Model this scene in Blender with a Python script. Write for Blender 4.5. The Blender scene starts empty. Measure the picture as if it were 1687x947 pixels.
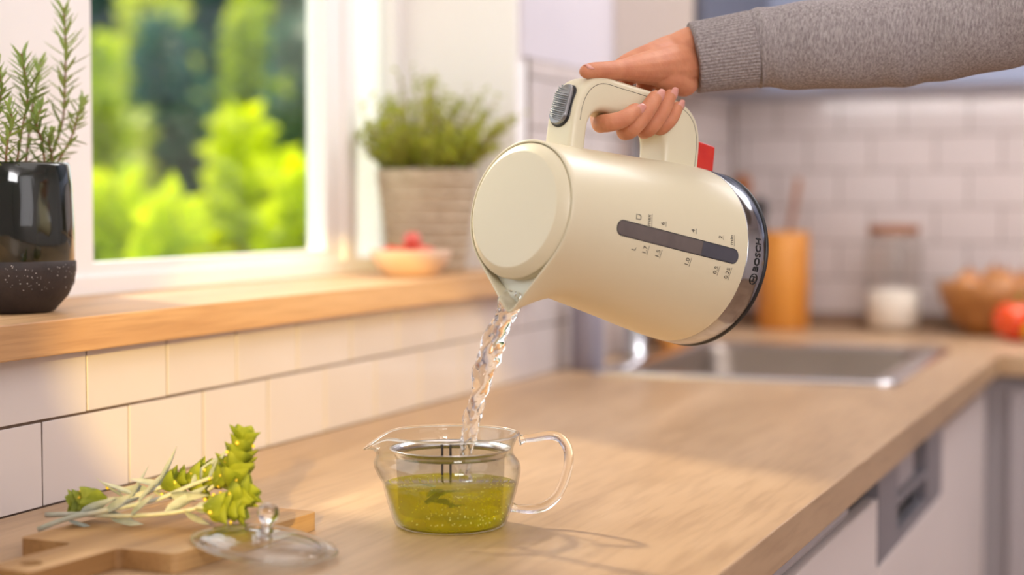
import bpy, bmesh, math, random
from mathutils import Vector, Matrix
random.seed(7)
SC = bpy.context.scene
COL = SC.collection

# ------------------------------------------------------------------ camera
F, PW, PH = 2900.0, 1687.0, 947.0
CX, CY = PW / 2, PH / 2
R3 = Matrix(((0.9323, -0.0179, -0.3613), (0.3617, 0.0461, 0.9312), (0.0, 0.9988, -0.0494)))  # right, up, forward
CAM = Vector((1.0018, 0.0, 1.187))
cd = bpy.data.cameras.new('camera'); cam = bpy.data.objects.new('camera', cd); COL.objects.link(cam)
right, upv, fwd = [Vector((R3[0][i], R3[1][i], R3[2][i])).normalized() for i in range(3)]
upv = (upv - right * upv.dot(right)).normalized(); fwd = (-(right.cross(upv))).normalized() * -1
back = right.cross(upv)
cam.matrix_world = Matrix(((right.x, upv.x, back.x, CAM.x), (right.y, upv.y, back.y, CAM.y), (right.z, upv.z, back.z, CAM.z), (0, 0, 0, 1)))
fwd = -back
cd.sensor_width = 36.0; cd.lens = 36.0 * F / PW; cd.clip_start = 0.02; cd.clip_end = 200
cd.dof.use_dof = True; cd.dof.focus_distance = 1.595; cd.dof.aperture_fstop = 2.5
SC.camera = cam

def ray(x, y): return right * ((x - CX) / F) + upv * ((CY - y) / F) + fwd
def at(x, y, d): return CAM + ray(x, y) * d
def onz(x, y, z): r_ = ray(x, y); return CAM + r_ * ((z - CAM.z) / r_.z)
def onx(x, y, X): r_ = ray(x, y); return CAM + r_ * ((X - CAM.x) / r_.x)

# ------------------------------------------------------------------ light
w = bpy.data.worlds.new('sky'); SC.world = w; w.use_nodes = True
w.node_tree.nodes['Background'].inputs[0].default_value = (0.90, 0.95, 1.0, 1)
w.node_tree.nodes['Background'].inputs[1].default_value = 2.6

def light(name, typ, loc, target, energy, color, **kw):
    d = bpy.data.lights.new(name, typ); o = bpy.data.objects.new(name, d); COL.objects.link(o)
    d.energy = energy; d.color = color
    for k, v in kw.items(): setattr(d, k, v)
    o.location = loc
    dirv = (Vector(target) - Vector(loc)).normalized()
    o.rotation_euler = dirv.to_track_quat('-Z', 'Y').to_euler()
    return o
YB0 = 4.0
TOSUN = Vector((-0.70, 0.45, 0.58)).normalized()
light('sun', 'SUN', (-6, 6, 6), Vector((-6, 6, 6)) - TOSUN, 4.2, (1.0, 0.86, 0.62), angle=math.radians(4))
light('ceiling_fill', 'AREA', (1.1, 1.6, 2.46), (1.0, 1.7, 0), 15, (1.0, 0.965, 0.95), shape='RECTANGLE', size=1.6, size_y=2.6)  # unseen fill panel added for soft top light over the worktop
light('right_side_fill', 'AREA', (3.1, 0.2, 1.7), (0.3, 1.7, 1.05), 10, (0.97, 0.96, 1.0), shape='RECTANGLE', size=1.6, size_y=1.3)  # added cool fill from the right; that wall has no window
light('back_fill', 'AREA', (1.2, 3.1, 2.46), (1.0, 3.3, 0), 34, (0.98, 0.97, 1.0), shape='RECTANGLE', size=1.2, size_y=.8)  # added fill that brightens the rear of the room
light('front_fill', 'AREA', (2.2, -.9, 2.40), (0.9, 4.0, 1.15), 48, (1.0, 0.97, 0.97), shape='RECTANGLE', size=.9, size_y=.9)  # fill added behind the camera to lift the back wall and window reveal
light('under_cabinet_fill', 'AREA', (1.1, YB0 - .30, 1.412), (1.1, YB0 - .05, 1.0), 4.0, (1.0, 0.95, 0.95), shape='RECTANGLE', size=1.9, size_y=.03)  # made-up strip, lifts the tiles that the wall cabinets shade
light('warm_spot_lamp', 'SPOT', (1.25, -1.2, 1.55), (0.0, 1.90, 0.965), 680, (1.0, 0.70, 0.20), spot_size=math.radians(7.4), spot_blend=0.03, shadow_soft_size=0.02)
SC.view_settings.view_transform = 'Standard'; SC.view_settings.look = 'None'
SC.view_settings.gamma = 1.0; SC.view_settings.use_curve_mapping = False
SC.view_settings.exposure = -0.08
SC.cycles.use_denoising = True
SC.cycles.max_bounces = 14; SC.cycles.transparent_max_bounces = 24; SC.cycles.transmission_bounces = 12
SC.cycles.sample_clamp_indirect = 6.0

# ------------------------------------------------------------------ materials
def lin(c):
    return tuple((x / 12.92 if x <= .04045 else ((x + .055) / 1.055) ** 2.4) for x in [v / 255 for v in c]) + (1,)
def base_mat(name):
    m = bpy.data.materials.new(name); m.use_nodes = True
    nt = m.node_tree; b = nt.nodes['Principled BSDF']
    return m, nt, b
def N(nt, t, **kw):
    n = nt.nodes.new(t)
    for k, v in kw.items():
        if k in n.inputs.keys() if isinstance(k, str) else False: n.inputs[k].default_value = v
        else: setattr(n, k, v)
    return n
def mat(name, col, rough=.5, col2=None, scale=(8, 8, 8), detail=4, bump=0, bscale=None, metal=0, coat=0, sss=0, ssc=(1, .4, .2), spec=.5, trans=0, ramp=(.35, .65)):
    m, nt, b = base_mat(name)
    b.inputs['Roughness'].default_value = rough; b.inputs['Metallic'].default_value = metal
    b.inputs['Coat Weight'].default_value = coat; b.inputs['Specular IOR Level'].default_value = spec
    b.inputs['Base Color'].default_value = lin(col)
    b.inputs['Transmission Weight'].default_value = trans
    if sss:
        b.inputs['Subsurface Weight'].default_value = sss; b.inputs['Subsurface Radius'].default_value = ssc; b.inputs['Subsurface Scale'].default_value = .006
    tc = N(nt, 'ShaderNodeTexCoord'); mp = N(nt, 'ShaderNodeMapping'); nt.links.new(tc.outputs['Object'], mp.inputs['Vector'])
    mp.inputs['Scale'].default_value = scale
    no = N(nt, 'ShaderNodeTexNoise'); no.inputs['Scale'].default_value = 1; no.inputs['Detail'].default_value = detail
    nt.links.new(mp.outputs[0], no.inputs['Vector'])
    cr = N(nt, 'ShaderNodeValToRGB'); cr.color_ramp.elements[0].position = ramp[0]; cr.color_ramp.elements[1].position = ramp[1]
    cr.color_ramp.elements[0].color = lin(col); cr.color_ramp.elements[1].color = lin(col2 if col2 else col)
    nt.links.new(no.outputs['Fac'], cr.inputs[0]); nt.links.new(cr.outputs[0], b.inputs['Base Color'])
    if bump:
        src = no
        if bscale:
            mp2 = N(nt, 'ShaderNodeMapping'); nt.links.new(tc.outputs['Object'], mp2.inputs['Vector']); mp2.inputs['Scale'].default_value = bscale
            src = N(nt, 'ShaderNodeTexNoise'); src.inputs['Scale'].default_value = 1; src.inputs['Detail'].default_value = 3; nt.links.new(mp2.outputs[0], src.inputs['Vector'])
        bp = N(nt, 'ShaderNodeBump'); bp.inputs['Strength'].default_value = bump; bp.inputs['Distance'].default_value = .002
        nt.links.new(src.outputs['Fac'], bp.inputs['Height']); nt.links.new(bp.outputs[0], b.inputs['Normal'])
    return m
def wood(name, c1, c2, c3, axis='Y', stretch=14, rough=.45, bands=0, fine=1.0):
    m, nt, b = base_mat(name); b.inputs['Roughness'].default_value = rough
    tc = N(nt, 'ShaderNodeTexCoord'); mp = N(nt, 'ShaderNodeMapping'); nt.links.new(tc.outputs['Object'], mp.inputs['Vector'])
    s = [stretch * fine] * 3; s['XYZ'.index(axis)] = 1.2 * fine; mp.inputs['Scale'].default_value = s
    n1 = N(nt, 'ShaderNodeTexNoise'); n1.inputs['Scale'].default_value = 1; n1.inputs['Detail'].default_value = 6; n1.inputs['Distortion'].default_value = .6
    nt.links.new(mp.outputs[0], n1.inputs['Vector'])
    mp2 = N(nt, 'ShaderNodeMapping'); nt.links.new(tc.outputs['Object'], mp2.inputs['Vector'])
    s2 = [stretch * 16 * fine] * 3; s2['XYZ'.index(axis)] = 9 * fine; mp2.inputs['Scale'].default_value = s2
    n2 = N(nt, 'ShaderNodeTexNoise'); n2.inputs['Scale'].default_value = 1; n2.inputs['Detail'].default_value = 5
    nt.links.new(mp2.outputs[0], n2.inputs['Vector'])
    cr = N(nt, 'ShaderNodeValToRGB'); e = cr.color_ramp.elements
    e[0].position = .32; e[0].color = lin(c1); e[1].position = .68; e[1].color = lin(c3); k = e.new(.5); k.color = lin(c2)
    nt.links.new(n1.outputs['Fac'], cr.inputs[0])
    mx = N(nt, 'ShaderNodeMix', data_type='RGBA', blend_type='MULTIPLY'); mx.inputs[0].default_value = .38
    cr2 = N(nt, 'ShaderNodeValToRGB'); cr2.color_ramp.elements[0].position = .35; cr2.color_ramp.elements[0].color = (.62, .56, .5, 1); cr2.color_ramp.elements[1].position = .55; cr2.color_ramp.elements[1].color = (1, 1, 1, 1)
    nt.links.new(n2.outputs['Fac'], cr2.inputs[0])
    nt.links.new(cr.outputs[0], mx.inputs[6]); nt.links.new(cr2.outputs[0], mx.inputs[7]); nt.links.new(mx.outputs[2], b.inputs['Base Color'])
    bp = N(nt, 'ShaderNodeBump'); bp.inputs['Strength'].default_value = .15; bp.inputs['Distance'].default_value = .001
    nt.links.new(n2.outputs['Fac'], bp.inputs['Height']); nt.links.new(bp.outputs[0], b.inputs['Normal'])
    return m
def schlick(nt, f0):
    lw = N(nt, 'ShaderNodeLayerWeight'); lw.inputs['Blend'].default_value = .5
    p = N(nt, 'ShaderNodeMath', operation='POWER'); p.inputs[1].default_value = 5; nt.links.new(lw.outputs['Facing'], p.inputs[0])
    k = N(nt, 'ShaderNodeMath', operation='MULTIPLY_ADD'); k.inputs[1].default_value = 1 - f0; k.inputs[2].default_value = f0; nt.links.new(p.outputs[0], k.inputs[0])
    return k
def thin_glass(name, tint=(.97, .98, .975), ior=1.45, edge=(.72, .74, .72)):
    m, nt, b = base_mat(name); nt.nodes.remove(b); out = nt.nodes['Material Output']
    tr = N(nt, 'ShaderNodeBsdfTransparent'); gl = N(nt, 'ShaderNodeBsdfGlossy'); gl.inputs['Roughness'].default_value = .01
    lw = N(nt, 'ShaderNodeLayerWeight'); lw.inputs['Blend'].default_value = .35
    cr = N(nt, 'ShaderNodeValToRGB'); cr.color_ramp.elements[0].color = tint + (1,); cr.color_ramp.elements[0].position = .35; cr.color_ramp.elements[1].color = edge + (1,)
    nt.links.new(lw.outputs['Facing'], cr.inputs[0]); nt.links.new(cr.outputs[0], tr.inputs[0])
    fr = schlick(nt, ((ior - 1) / (ior + 1)) ** 2)
    mx = N(nt, 'ShaderNodeMixShader'); nt.links.new(fr.outputs[0], mx.inputs[0]); nt.links.new(tr.outputs[0], mx.inputs[1]); nt.links.new(gl.outputs[0], mx.inputs[2])
    nt.links.new(mx.outputs[0], out.inputs[0]); return m
def solid_glass(name, col=(1, 1, 1), ior=1.47, rough=0):
    m, nt, b = base_mat(name)
    b.inputs['Transmission Weight'].default_value = 1; b.inputs['IOR'].default_value = ior; b.inputs['Roughness'].default_value = rough; b.inputs['Base Color'].default_value = col + (1,)
    return m
def leaf_mat(name, c1, c2, transl=.5, rough=.5, tcol=None, scale=6):
    m, nt, b = base_mat(name); out = nt.nodes['Material Output']; b.inputs['Roughness'].default_value = rough
    tc = N(nt, 'ShaderNodeTexCoord'); no = N(nt, 'ShaderNodeTexNoise'); no.inputs['Scale'].default_value = scale; no.inputs['Detail'].default_value = 3
    nt.links.new(tc.outputs['Object'], no.inputs['Vector'])
    cr = N(nt, 'ShaderNodeValToRGB'); cr.color_ramp.elements[0].position = .35; cr.color_ramp.elements[1].position = .65
    cr.color_ramp.elements[0].color = lin(c1); cr.color_ramp.elements[1].color = lin(c2)
    nt.links.new(no.outputs['Fac'], cr.inputs[0]); nt.links.new(cr.outputs[0], b.inputs['Base Color'])
    tl = N(nt, 'ShaderNodeBsdfTranslucent')
    if tcol: tl.inputs[0].default_value = lin(tcol)
    else: nt.links.new(cr.outputs[0], tl.inputs[0])
    mx = N(nt, 'ShaderNodeMixShader'); mx.inputs[0].default_value = transl
    nt.links.new(b.outputs[0], mx.inputs[1]); nt.links.new(tl.outputs[0], mx.inputs[2]); nt.links.new(mx.outputs[0], out.inputs[0])
    return m

M = {}
M['wall'] = mat('wall_paint', (238, 232, 232), .7, (232, 226, 228), (3, 3, 3))
M['lilac'] = mat('lilac_paint', (214, 208, 214), .7, (208, 202, 210), (3, 3, 3))
M['white'] = mat('white_lacquer', (250, 247, 246), .35, (248, 245, 244), (2, 2, 2))
M['grout'] = mat('grout', (96, 76, 62), .9, (86, 68, 56), (40, 40, 40))
M['tile'] = mat('glazed_tile', (212, 202, 199), .22, (207, 197, 194), (4, 4, 4), bump=.06, bscale=(14, 14, 14), coat=.2)
M['counter'] = wood('oak_worktop', (164, 132, 98), (182, 149, 113), (194, 162, 127), 'Y', 7, .40)
M['sill'] = wood('oak_sill', (186, 142, 98), (205, 162, 116), (214, 174, 130), 'Y', 16, .5)
M['board'] = wood('board_wood', (142, 102, 58), (174, 132, 82), (192, 152, 100), 'Y', 22, .55)
M['bamboo'] = wood('bamboo', (196, 120, 40), (214, 140, 54), (226, 158, 72), 'Z', 20, .35)
M['spoon'] = wood('spoon_wood', (140, 84, 48), (158, 98, 58), (172, 112, 68), 'Z', 20, .5)
M['lidwood'] = wood('lid_wood', (130, 78, 44), (150, 94, 56), (165, 108, 66), 'X', 20, .5)
M['floor'] = wood('floor_wood', (150, 118, 90), (170, 136, 106), (184, 150, 118), 'Y', 6, .5)
M['cabinet'] = mat('cabinet_front', (226, 214, 210), .3, (222, 210, 206), (1, 1, 1))
M['greycab'] = mat('grey_cabinet', (176, 168, 170), .35, (170, 162, 166), (1, 1, 1))
M['slate'] = mat('slate_cabinet', (92, 94, 108), .4, (86, 88, 102), (1, 1, 1))
M['bluegrey'] = mat('bluegrey_cabinet', (158, 166, 190), .35, (152, 160, 184), (1, 1, 1))
M['steel'] = mat('brushed_steel', (216, 212, 212), .22, (206, 202, 202), (4, 60, 4), metal=1)
M['basin'] = mat('basin_steel', (150, 138, 128), .42, (140, 128, 118), (4, 60, 4), metal=1)
M['dwsteel'] = mat('dishwasher_steel', (150, 146, 152), .38, (144, 140, 146), (4, 60, 4), metal=.6)
M['chrome'] = mat('polished_chrome', (176, 176, 180), .12, (166, 166, 170), (2, 2, 80), metal=1)
M['dark'] = mat('dark_gap', (40, 34, 32), .6)
M['cream'] = mat('cream_plastic', (222, 213, 184), .38, (220, 210, 181), (3, 3, 3), bump=.02, bscale=(900, 900, 900), coat=.05)
M['creamin'] = mat('cream_inner', (214, 212, 192), .3, (208, 206, 186), (3, 3, 3))
M['black'] = mat('black_plastic', (28, 28, 30), .4, (34, 34, 36), (30, 30, 30))
M['gunmetal'] = mat('ribbed_button', (150, 150, 152), .34, (140, 140, 142), (10, 10, 10), metal=.85)
M['print'] = mat('print_ink', (62, 56, 52), .5)
M['logo'] = mat('logo_ink', (34, 34, 36), .4)
M['gauge'] = mat('smoked_window', (92, 82, 80), .12, (100, 90, 86), (30, 30, 60), coat=.5)
M['gaugewet'] = mat('smoked_window_wet', (62, 62, 74), .08, (70, 70, 80), (30, 30, 60), coat=.5)
M['red'] = mat('red_lever', (226, 34, 14), .25, (235, 46, 18), (60, 60, 60), trans=.25, coat=.3)
M['skin'] = mat('skin', (196, 126, 92), .62, (208, 140, 104), (60, 60, 60), bump=.12, bscale=(420, 420, 420), sss=.35, ssc=(1, .35, .15))
M['nail'] = mat('fingernail', (214, 142, 128), .3, (222, 156, 142), (40, 40, 40), coat=.1, sss=.2)
M['sweat'] = mat('grey_melange', (128, 119, 120), .95, (172, 164, 163), (160, 500, 500), detail=6, bump=.35, bscale=(500, 900, 900), ramp=(.3, .7), spec=.1)
M['cuff'] = mat('grey_rib', (134, 125, 125), .95, (168, 160, 159), (400, 400, 400), detail=5, bump=.3, bscale=(800, 800, 800), spec=.1)
M['glass'] = thin_glass('clear_glass')
M['jarglass'] = thin_glass('jar_glass', (.985, .985, .98), 1.4, (.9, .9, .88))
M['lidglass'] = thin_glass('lid_glass', (.96, .965, .96), 1.9, (.86, .87, .86))
M['pane'] = thin_glass('window_pane', (.985, .99, .985), 1.45, (.93, .95, .93))
M['rod'] = solid_glass('glass_rod')
M['water'] = solid_glass('water', (1, 1, 1), 1.33)
M['glaze'] = mat('dark_glaze', (22, 32, 26), .09, (14, 22, 18), (14, 14, 6), bump=.8, bscale=(30, 30, 8), coat=.8)
M['potbase'] = mat('dark_clay', (42, 34, 34), .62, (52, 42, 40), (60, 60, 60), bump=.3, bscale=(200, 200, 200))
M['speck'] = mat('white_speck', (206, 200, 196), .6)
M['soil'] = mat('soil', (52, 38, 28), .95, (72, 54, 40), (120, 120, 120), bump=.8)
M['weave'] = mat('woven_pot', (204, 188, 164), .9, (180, 162, 138), (60, 60, 160), bump=.8, bscale=(160, 160, 300))
M['stemw'] = mat('woody_stem', (134, 92, 66), .8, (150, 116, 78), (80, 80, 80))
M['rosemary'] = leaf_mat('rosemary_leaf', (116, 134, 62), (160, 176, 96), .35, .4, scale=20)
M['rosetip'] = leaf_mat('rosemary_tip', (150, 172, 92), (176, 196, 116), .3, .4, scale=20)
M['thyme'] = leaf_mat('herb_leaf', (146, 160, 32), (198, 202, 76), .5, scale=30)
M['sage'] = leaf_mat('woolly_leaf', (150, 158, 146), (186, 190, 180), .25, .85, scale=60)
M['sagestem'] = mat('woolly_stem', (164, 166, 146), .9, (184, 180, 164), (90, 90, 90), bump=.4)
M['bract'] = leaf_mat('bract_leaf', (132, 146, 40), (176, 184, 62), .45, .6, scale=40)
M['flower'] = mat('yellow_bud', (222, 186, 40), .6, (232, 204, 80), (90, 90, 90))
M['bowl'] = mat('pale_bowl', (222, 190, 164), .6, (214, 180, 152), (20, 20, 40))
M['tomato'] = mat('red_fruit', (206, 44, 34), .3, (220, 90, 70), (20, 20, 20), coat=.3)
M['pinkfruit'] = mat('pink_fruit', (226, 130, 110), .35, (214, 90, 80), (20, 20, 20))
M['wicker'] = mat('brown_bowl', (176, 118, 58), .45, (150, 94, 40), (30, 30, 60), coat=.3)
M['onion'] = mat('brown_onion', (186, 128, 68), .4, (168, 104, 50), (50, 50, 6), coat=.2)
M['pepper'] = mat('orange_pepper', (232, 84, 18), .25, (214, 50, 14), (14, 14, 14), coat=.5)
M['lime'] = mat('yellow_lemon', (216, 168, 20), .35, (200, 150, 20), (30, 30, 30))
M['flour'] = mat('white_flour', (244, 234, 220), .9, (238, 226, 210), (90, 90, 90))
M['soapgrey'] = mat('grey_ceramic', (150, 144, 156), .35, (144, 138, 150), (9, 9, 9))
M['grass'] = leaf_mat('grass', (130, 170, 20), (176, 200, 30), .4, scale=2)
M['bushlime'] = leaf_mat('bush_lime', (176, 200, 6), (214, 222, 16), .65, .5, scale=1.5)
M['bushmid'] = leaf_mat('bush_mid', (150, 172, 20), (188, 200, 36), .6, .5, scale=1.5)
M['bushpale'] = leaf_mat('bush_pale', (176, 188, 60), (200, 206, 84), .55, .5, scale=1.5)
M['bushdark'] = leaf_mat('bush_dark', (40, 84, 72), (72, 112, 76), .3, .5, scale=1.5)
M['trunk'] = mat('trunk', (84, 66, 50), .9)

# ------------------------------------------------------------------ mesh helpers
def obj(name, verts, faces, m, parent=None, smooth=True, link=True):
    me = bpy.data.meshes.new(name); me.from_pydata([tuple(v) for v in verts], [], faces); me.update()
    if m is not None: me.materials.append(m)
    if smooth:
        for p in me.polygons: p.use_smooth = True
    o = bpy.data.objects.new(name, me); COL.objects.link(o)
    if parent: o.parent = parent
    return o
def recalc(o):
    bm = bmesh.new(); bm.from_mesh(o.data); bmesh.ops.recalc_face_normals(bm, faces=bm.faces); bm.to_mesh(o.data); bm.free(); return o
def tag(o, label, cat, group=None, kind=None):
    o['label'] = label; o['category'] = cat
    if group: o['group'] = group
    if kind: o['kind'] = kind
    return o
def struct(o, label=None):
    o['kind'] = 'structure'
    if label: o['label'] = label
    return o
def thing(name, label, cat, loc=(0, 0, 0), rotz=0, group=None, mw=None):
    o = bpy.data.objects.new(name, None); COL.objects.link(o); o.empty_display_size = .02
    if mw is not None: o.matrix_world = mw
    else: o.location = loc; o.rotation_euler = (0, 0, rotz)
    return tag(o, label, cat, group)
def box(name, lo, hi, m, parent=None, bev=.0, seg=2):
    bm = bmesh.new(); bmesh.ops.create_cube(bm, size=1)
    for v in bm.verts:
        for i in range(3): v.co[i] = lo[i] + (v.co[i] + .5) * (hi[i] - lo[i])
    if bev: bmesh.ops.bevel(bm, geom=bm.edges[:], offset=bev, segments=seg, profile=.5, affect='EDGES')
    me = bpy.data.meshes.new(name); bm.to_mesh(me); bm.free(); me.materials.append(m)
    o = bpy.data.objects.new(name, me); COL.objects.link(o)
    if parent: o.parent = parent
    return o
def lathe(name, prof, m, parent=None, n=64, loc=(0, 0, 0), mod=None):
    vs, fs = [], []
    for j, (r, z) in enumerate(prof):
        for i in range(n):
            a = 2 * math.pi * i / n
            rr, zz = (r, z) if mod is None else mod(j, a, r, z)
            vs.append((loc[0] + rr * math.cos(a), loc[1] + rr * math.sin(a), loc[2] + zz))
    for j in range(len(prof) - 1):
        for i in range(n):
            k = (i + 1) % n
            fs.append((j * n + i, j * n + k, (j + 1) * n + k, (j + 1) * n + i))
    o = obj(name, vs, fs, m, parent)
    bm = bmesh.new(); bm.from_mesh(o.data); bmesh.ops.remove_doubles(bm, verts=bm.verts, dist=1e-6)
    bmesh.ops.recalc_face_normals(bm, faces=bm.faces); bm.to_mesh(o.data); bm.free()
    return o
def catmull(pts, n):
    pts = [Vector(p) for p in pts]; out = []
    P = [pts[0] * 2 - pts[1]] + pts + [pts[-1] * 2 - pts[-2]]
    for i in range(1, len(P) - 2):
        for k in range(n):
            t = k / n; a, b, c, d = P[i - 1:i + 3]
            out.append(.5 * ((2 * b) + (c - a) * t + (2 * a - 5 * b + 4 * c - d) * t * t + (3 * b - a - 3 * c + d) * t ** 3))
    out.append(pts[-1]); return out
def tube_geo(path, n=12, flat=1.0, cap=True, upref=None, shape=None):
    """path: list of (Vector, radius). returns verts, faces"""
    vs, fs = [], []; prev = None
    for i, (p, r) in enumerate(path):
        t = (path[min(i + 1, len(path) - 1)][0] - path[max(i - 1, 0)][0]).normalized()
        if prev is None:
            ref = Vector(upref) if upref else (Vector((0, 0, 1)) if abs(t.z) < .9 else Vector((1, 0, 0)))
            u = (ref - t * ref.dot(t)).normalized()
        else: u = (prev - t * prev.dot(t)).normalized()
        prev = u; v = t.cross(u)
        for k in range(n):
            a = 2 * math.pi * k / n
            s = 1 if shape is None else shape(i, a)
            vs.append(p + u * (math.cos(a) * r * s) + v * (math.sin(a) * r * flat * s))
    L = len(path)
    for i in range(L - 1):
        for k in range(n):
            q = (k + 1) % n; fs.append((i * n + k, i * n + q, (i + 1) * n + q, (i + 1) * n + k))
    if cap:
        fs.append(tuple(range(n - 1, -1, -1))); fs.append(tuple((L - 1) * n + k for k in range(n)))
    return vs, fs
def tube(name, pts, radii, m, parent=None, n=12, sub=6, **kw):
    pv = [Vector((*p, 0)) if len(p) == 2 else Vector(p) for p in pts]
    c = catmull(pv, sub)
    if not hasattr(radii, '__len__'): radii = [radii] * len(pts)
    rs = []
    for i in range(len(c)):
        f = i / sub; a = min(int(f), len(radii) - 1); b = min(a + 1, len(radii) - 1); rs.append(radii[a] + (radii[b] - radii[a]) * (f - int(f)))
    v, f = tube_geo(list(zip(c, rs)), n, **kw)
    return obj(name, v, f, m, parent)
def copy_of(o, parent=None, loc=None):
    c = o.copy(); COL.objects.link(c); c.parent = parent
    if loc is not None: c.location = loc
    return c
def ico(name, r, m, parent=None, loc=(0, 0, 0), sub=3, scale=(1, 1, 1), fn=None):
    bm = bmesh.new(); bmesh.ops.create_icosphere(bm, subdivisions=sub, radius=1)
    for v in bm.verts:
        c = v.co.copy()
        if fn: c = fn(c)
        v.co = Vector((c.x * r * scale[0] + loc[0], c.y * r * scale[1] + loc[1], c.z * r * scale[2] + loc[2]))
    me = bpy.data.meshes.new(name); bm.to_mesh(me); bm.free(); me.materials.append(m)
    for p in me.polygons: p.use_smooth = True
    o = bpy.data.objects.new(name, me); COL.objects.link(o)
    if parent: o.parent = parent
    return o

# ------------------------------------------------------------------ room shell
YB = 4.0        # back wall
struct(box('floor', (-.3, -2.6, -.05), (3.6, YB + .3, 0), M['floor']))
struct(box('ceiling', (-.3, -2.6, 2.55), (3.6, YB + .3, 2.6), M['wall']))
struct(box('wall_right', (3.5, -2.6, 0), (3.6, YB + .3, 2.55), M['wall']))
struct(box('wall_front', (-.3, -2.6, 0), (3.5, -2.5, 2.55), M['wall']))
wb = struct(box('wall_back', (-.3, YB + .005, 0), (3.5, YB + .3, 2.55), M['lilac']))
OY0, OY1, OZ1, SZ = .55, 2.6126, 1.95, 1.0766
def multi_box(name, boxes, m, parent=None):
    vs, fs = [], []
    for lo, hi in boxes:
        b = len(vs)
        for x in (lo[0], hi[0]):
            for y in (lo[1], hi[1]):
                for z in (lo[2], hi[2]): vs.append((x, y, z))
        for f in ((0, 1, 3, 2), (4, 6, 7, 5), (0, 4, 5, 1), (2, 3, 7, 6), (0, 2, 6, 4), (1, 5, 7, 3)): fs.append(tuple(b + i for i in f))
    return obj(name, vs, fs, m, parent, smooth=False)
wl = struct(multi_box('wall_left', [((-.3, -2.5, 0), (-.005, YB + .005, 1.0435)), ((-.3, -2.5, OZ1), (-.005, YB + .005, 2.55)),
      ((-.3, -2.5, 1.0435), (-.005, OY0, OZ1)), ((-.3, OY1, 1.0435), (-.005, YB + .005, OZ1))], M['white']))
# painted lilac panel above the tiles beyond the window
box('paint_field', (-.006, OY1 + .012, 1.416), (0, YB + .004, 2.54), M['lilac'], wl)
box('grout_bed', (-.006, -.6, .899), (-.0012, 2.66, 1.0435), M['grout'], wl)
box('grout_bed', (-.006, 2.66, .899), (-.0012, YB + .004, 1.416), M['grout'], wl)
box('grout_bed', (-.004, YB + .0012, .899), (2.4, YB + .006, 1.416), M['grout'], wb)
# tiles
TL, TH, GP = .1435, .081, .0026
def tile_mesh(w_, h_):
    o = box('tile', (-.005, -w_ / 2, -h_ / 2), (.0, w_ / 2, h_ / 2), M['tile'], None, .0007, 2)
    me = o.data; bpy.data.objects.remove(o); return me
_tm = {}
def put_tile(parent, c, w_, h_, rz=0):
    k = (round(w_, 4), round(h_, 4))
    if k not in _tm: _tm[k] = tile_mesh(*k)
    o = bpy.data.objects.new('tile', _tm[k]); COL.objects.link(o); o.parent = parent; o.location = c
    o.rotation_euler = (random.uniform(-.003, .003), random.uniform(-.003, .003), rz + random.uniform(-.003, .003))
def row(parent, fn, a0, a1, off, z0, z1, rz):
    k = math.floor((a0 - off) / TL)
    while off + k * TL < a1 - .004:
        s, e = max(a0, off + k * TL), min(a1, off + (k + 1) * TL)
        if e - s > .012: put_tile(parent, fn((s + e) / 2, (z0 + z1) / 2), e - s - GP, z1 - z0 - GP, rz)
        k += 1
fl = lambda a, z: (0, a, z)
row(wl, fl, .9, YB - .004, 1.3675, .8995, .981, 0)
row(wl, fl, .9, 2.66, 1.4395, .981, 1.0435, 0)
row(wl, fl, 2.66, YB - .004, 1.4395, .981, 1.062, 0)
for i in range(4): row(wl, fl, 2.66, YB - .004, 1.3675 + (i % 2) * TL / 2, 1.062 + i * TH, 1.062 + (i + 1) * TH, 0)
row(wl, fl, 2.66, YB - .004, 1.3675, 1.386, 1.416, 0)
fb = lambda a, z: (a, YB, z)
for i in range(6): row(wb, fb, .002, 1.5, .03 + (i % 2) * TL / 2, .93 + i * TH, .93 + (i + 1) * TH, -math.pi / 2)
struct(box('trim_1', (.0, YB - .014, .9), (2.3, YB, .929), wood('upstand_wood', (120, 96, 80), (140, 112, 92), (150, 122, 100), 'X', 16), None, .001))

# window sill (wooden)
sl = struct(box('window_sill', (-.2, .3, 1.0435), (.02, 2.66, SZ), M['sill'], None, .0015)); sl['label'] = 'oak window sill board above the tiled splashback'
# window
wn = struct(multi_box('window_1', [((-.25, OY0, SZ), (-.2, OY1, 1.0973)), ((-.25, 1.50, 1.0973), (-.2, 1.7022, OZ1)), ((-.25, 2.40, 1.0973), (-.2, 2.44, OZ1)), ((-.25, 2.575, 1.0973), (-.2, OY1, OZ1)),
      ((-.25, OY0, OZ1 - .05), (-.2, OY1, OZ1)), ((-.25, OY0, 1.0973), (-.2, OY0 + .05, OZ1))], M['white']), 'white window frame in a deep reveal')
def sash(y0, y1, sl_=.0495, sr_=.055):
    multi_box('sash', [((-.236, y0, 1.0973), (-.206, y0 + sl_, OZ1 - .05)), ((-.236, y1 - sr_, 1.0973), (-.206, y1, OZ1 - .05)), ((-.236, y0 + sl_, 1.0973), (-.206, y1 - sr_, 1.1130)), ((-.236, y0 + sl_, OZ1 - .11), (-.206, y1 - sr_, OZ1 - .05))], M['white'], wn)
    box('pane', (-.224, y0 + sl_, 1.1125), (-.220, y1 - sr_, OZ1 - .1), M['pane'], wn)
sash(1.7022, 2.40); sash(OY0 + .05, 1.50)
# narrow frosted side light of the window
M['frost'] = leaf_mat('frosted_pane', (246, 244, 244), (250, 248, 248), .6, .4)
box('frosted_pane', (-.226, 2.44, 1.0973), (-.220, 2.575, OZ1 - .05), M['frost'], wn)

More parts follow.
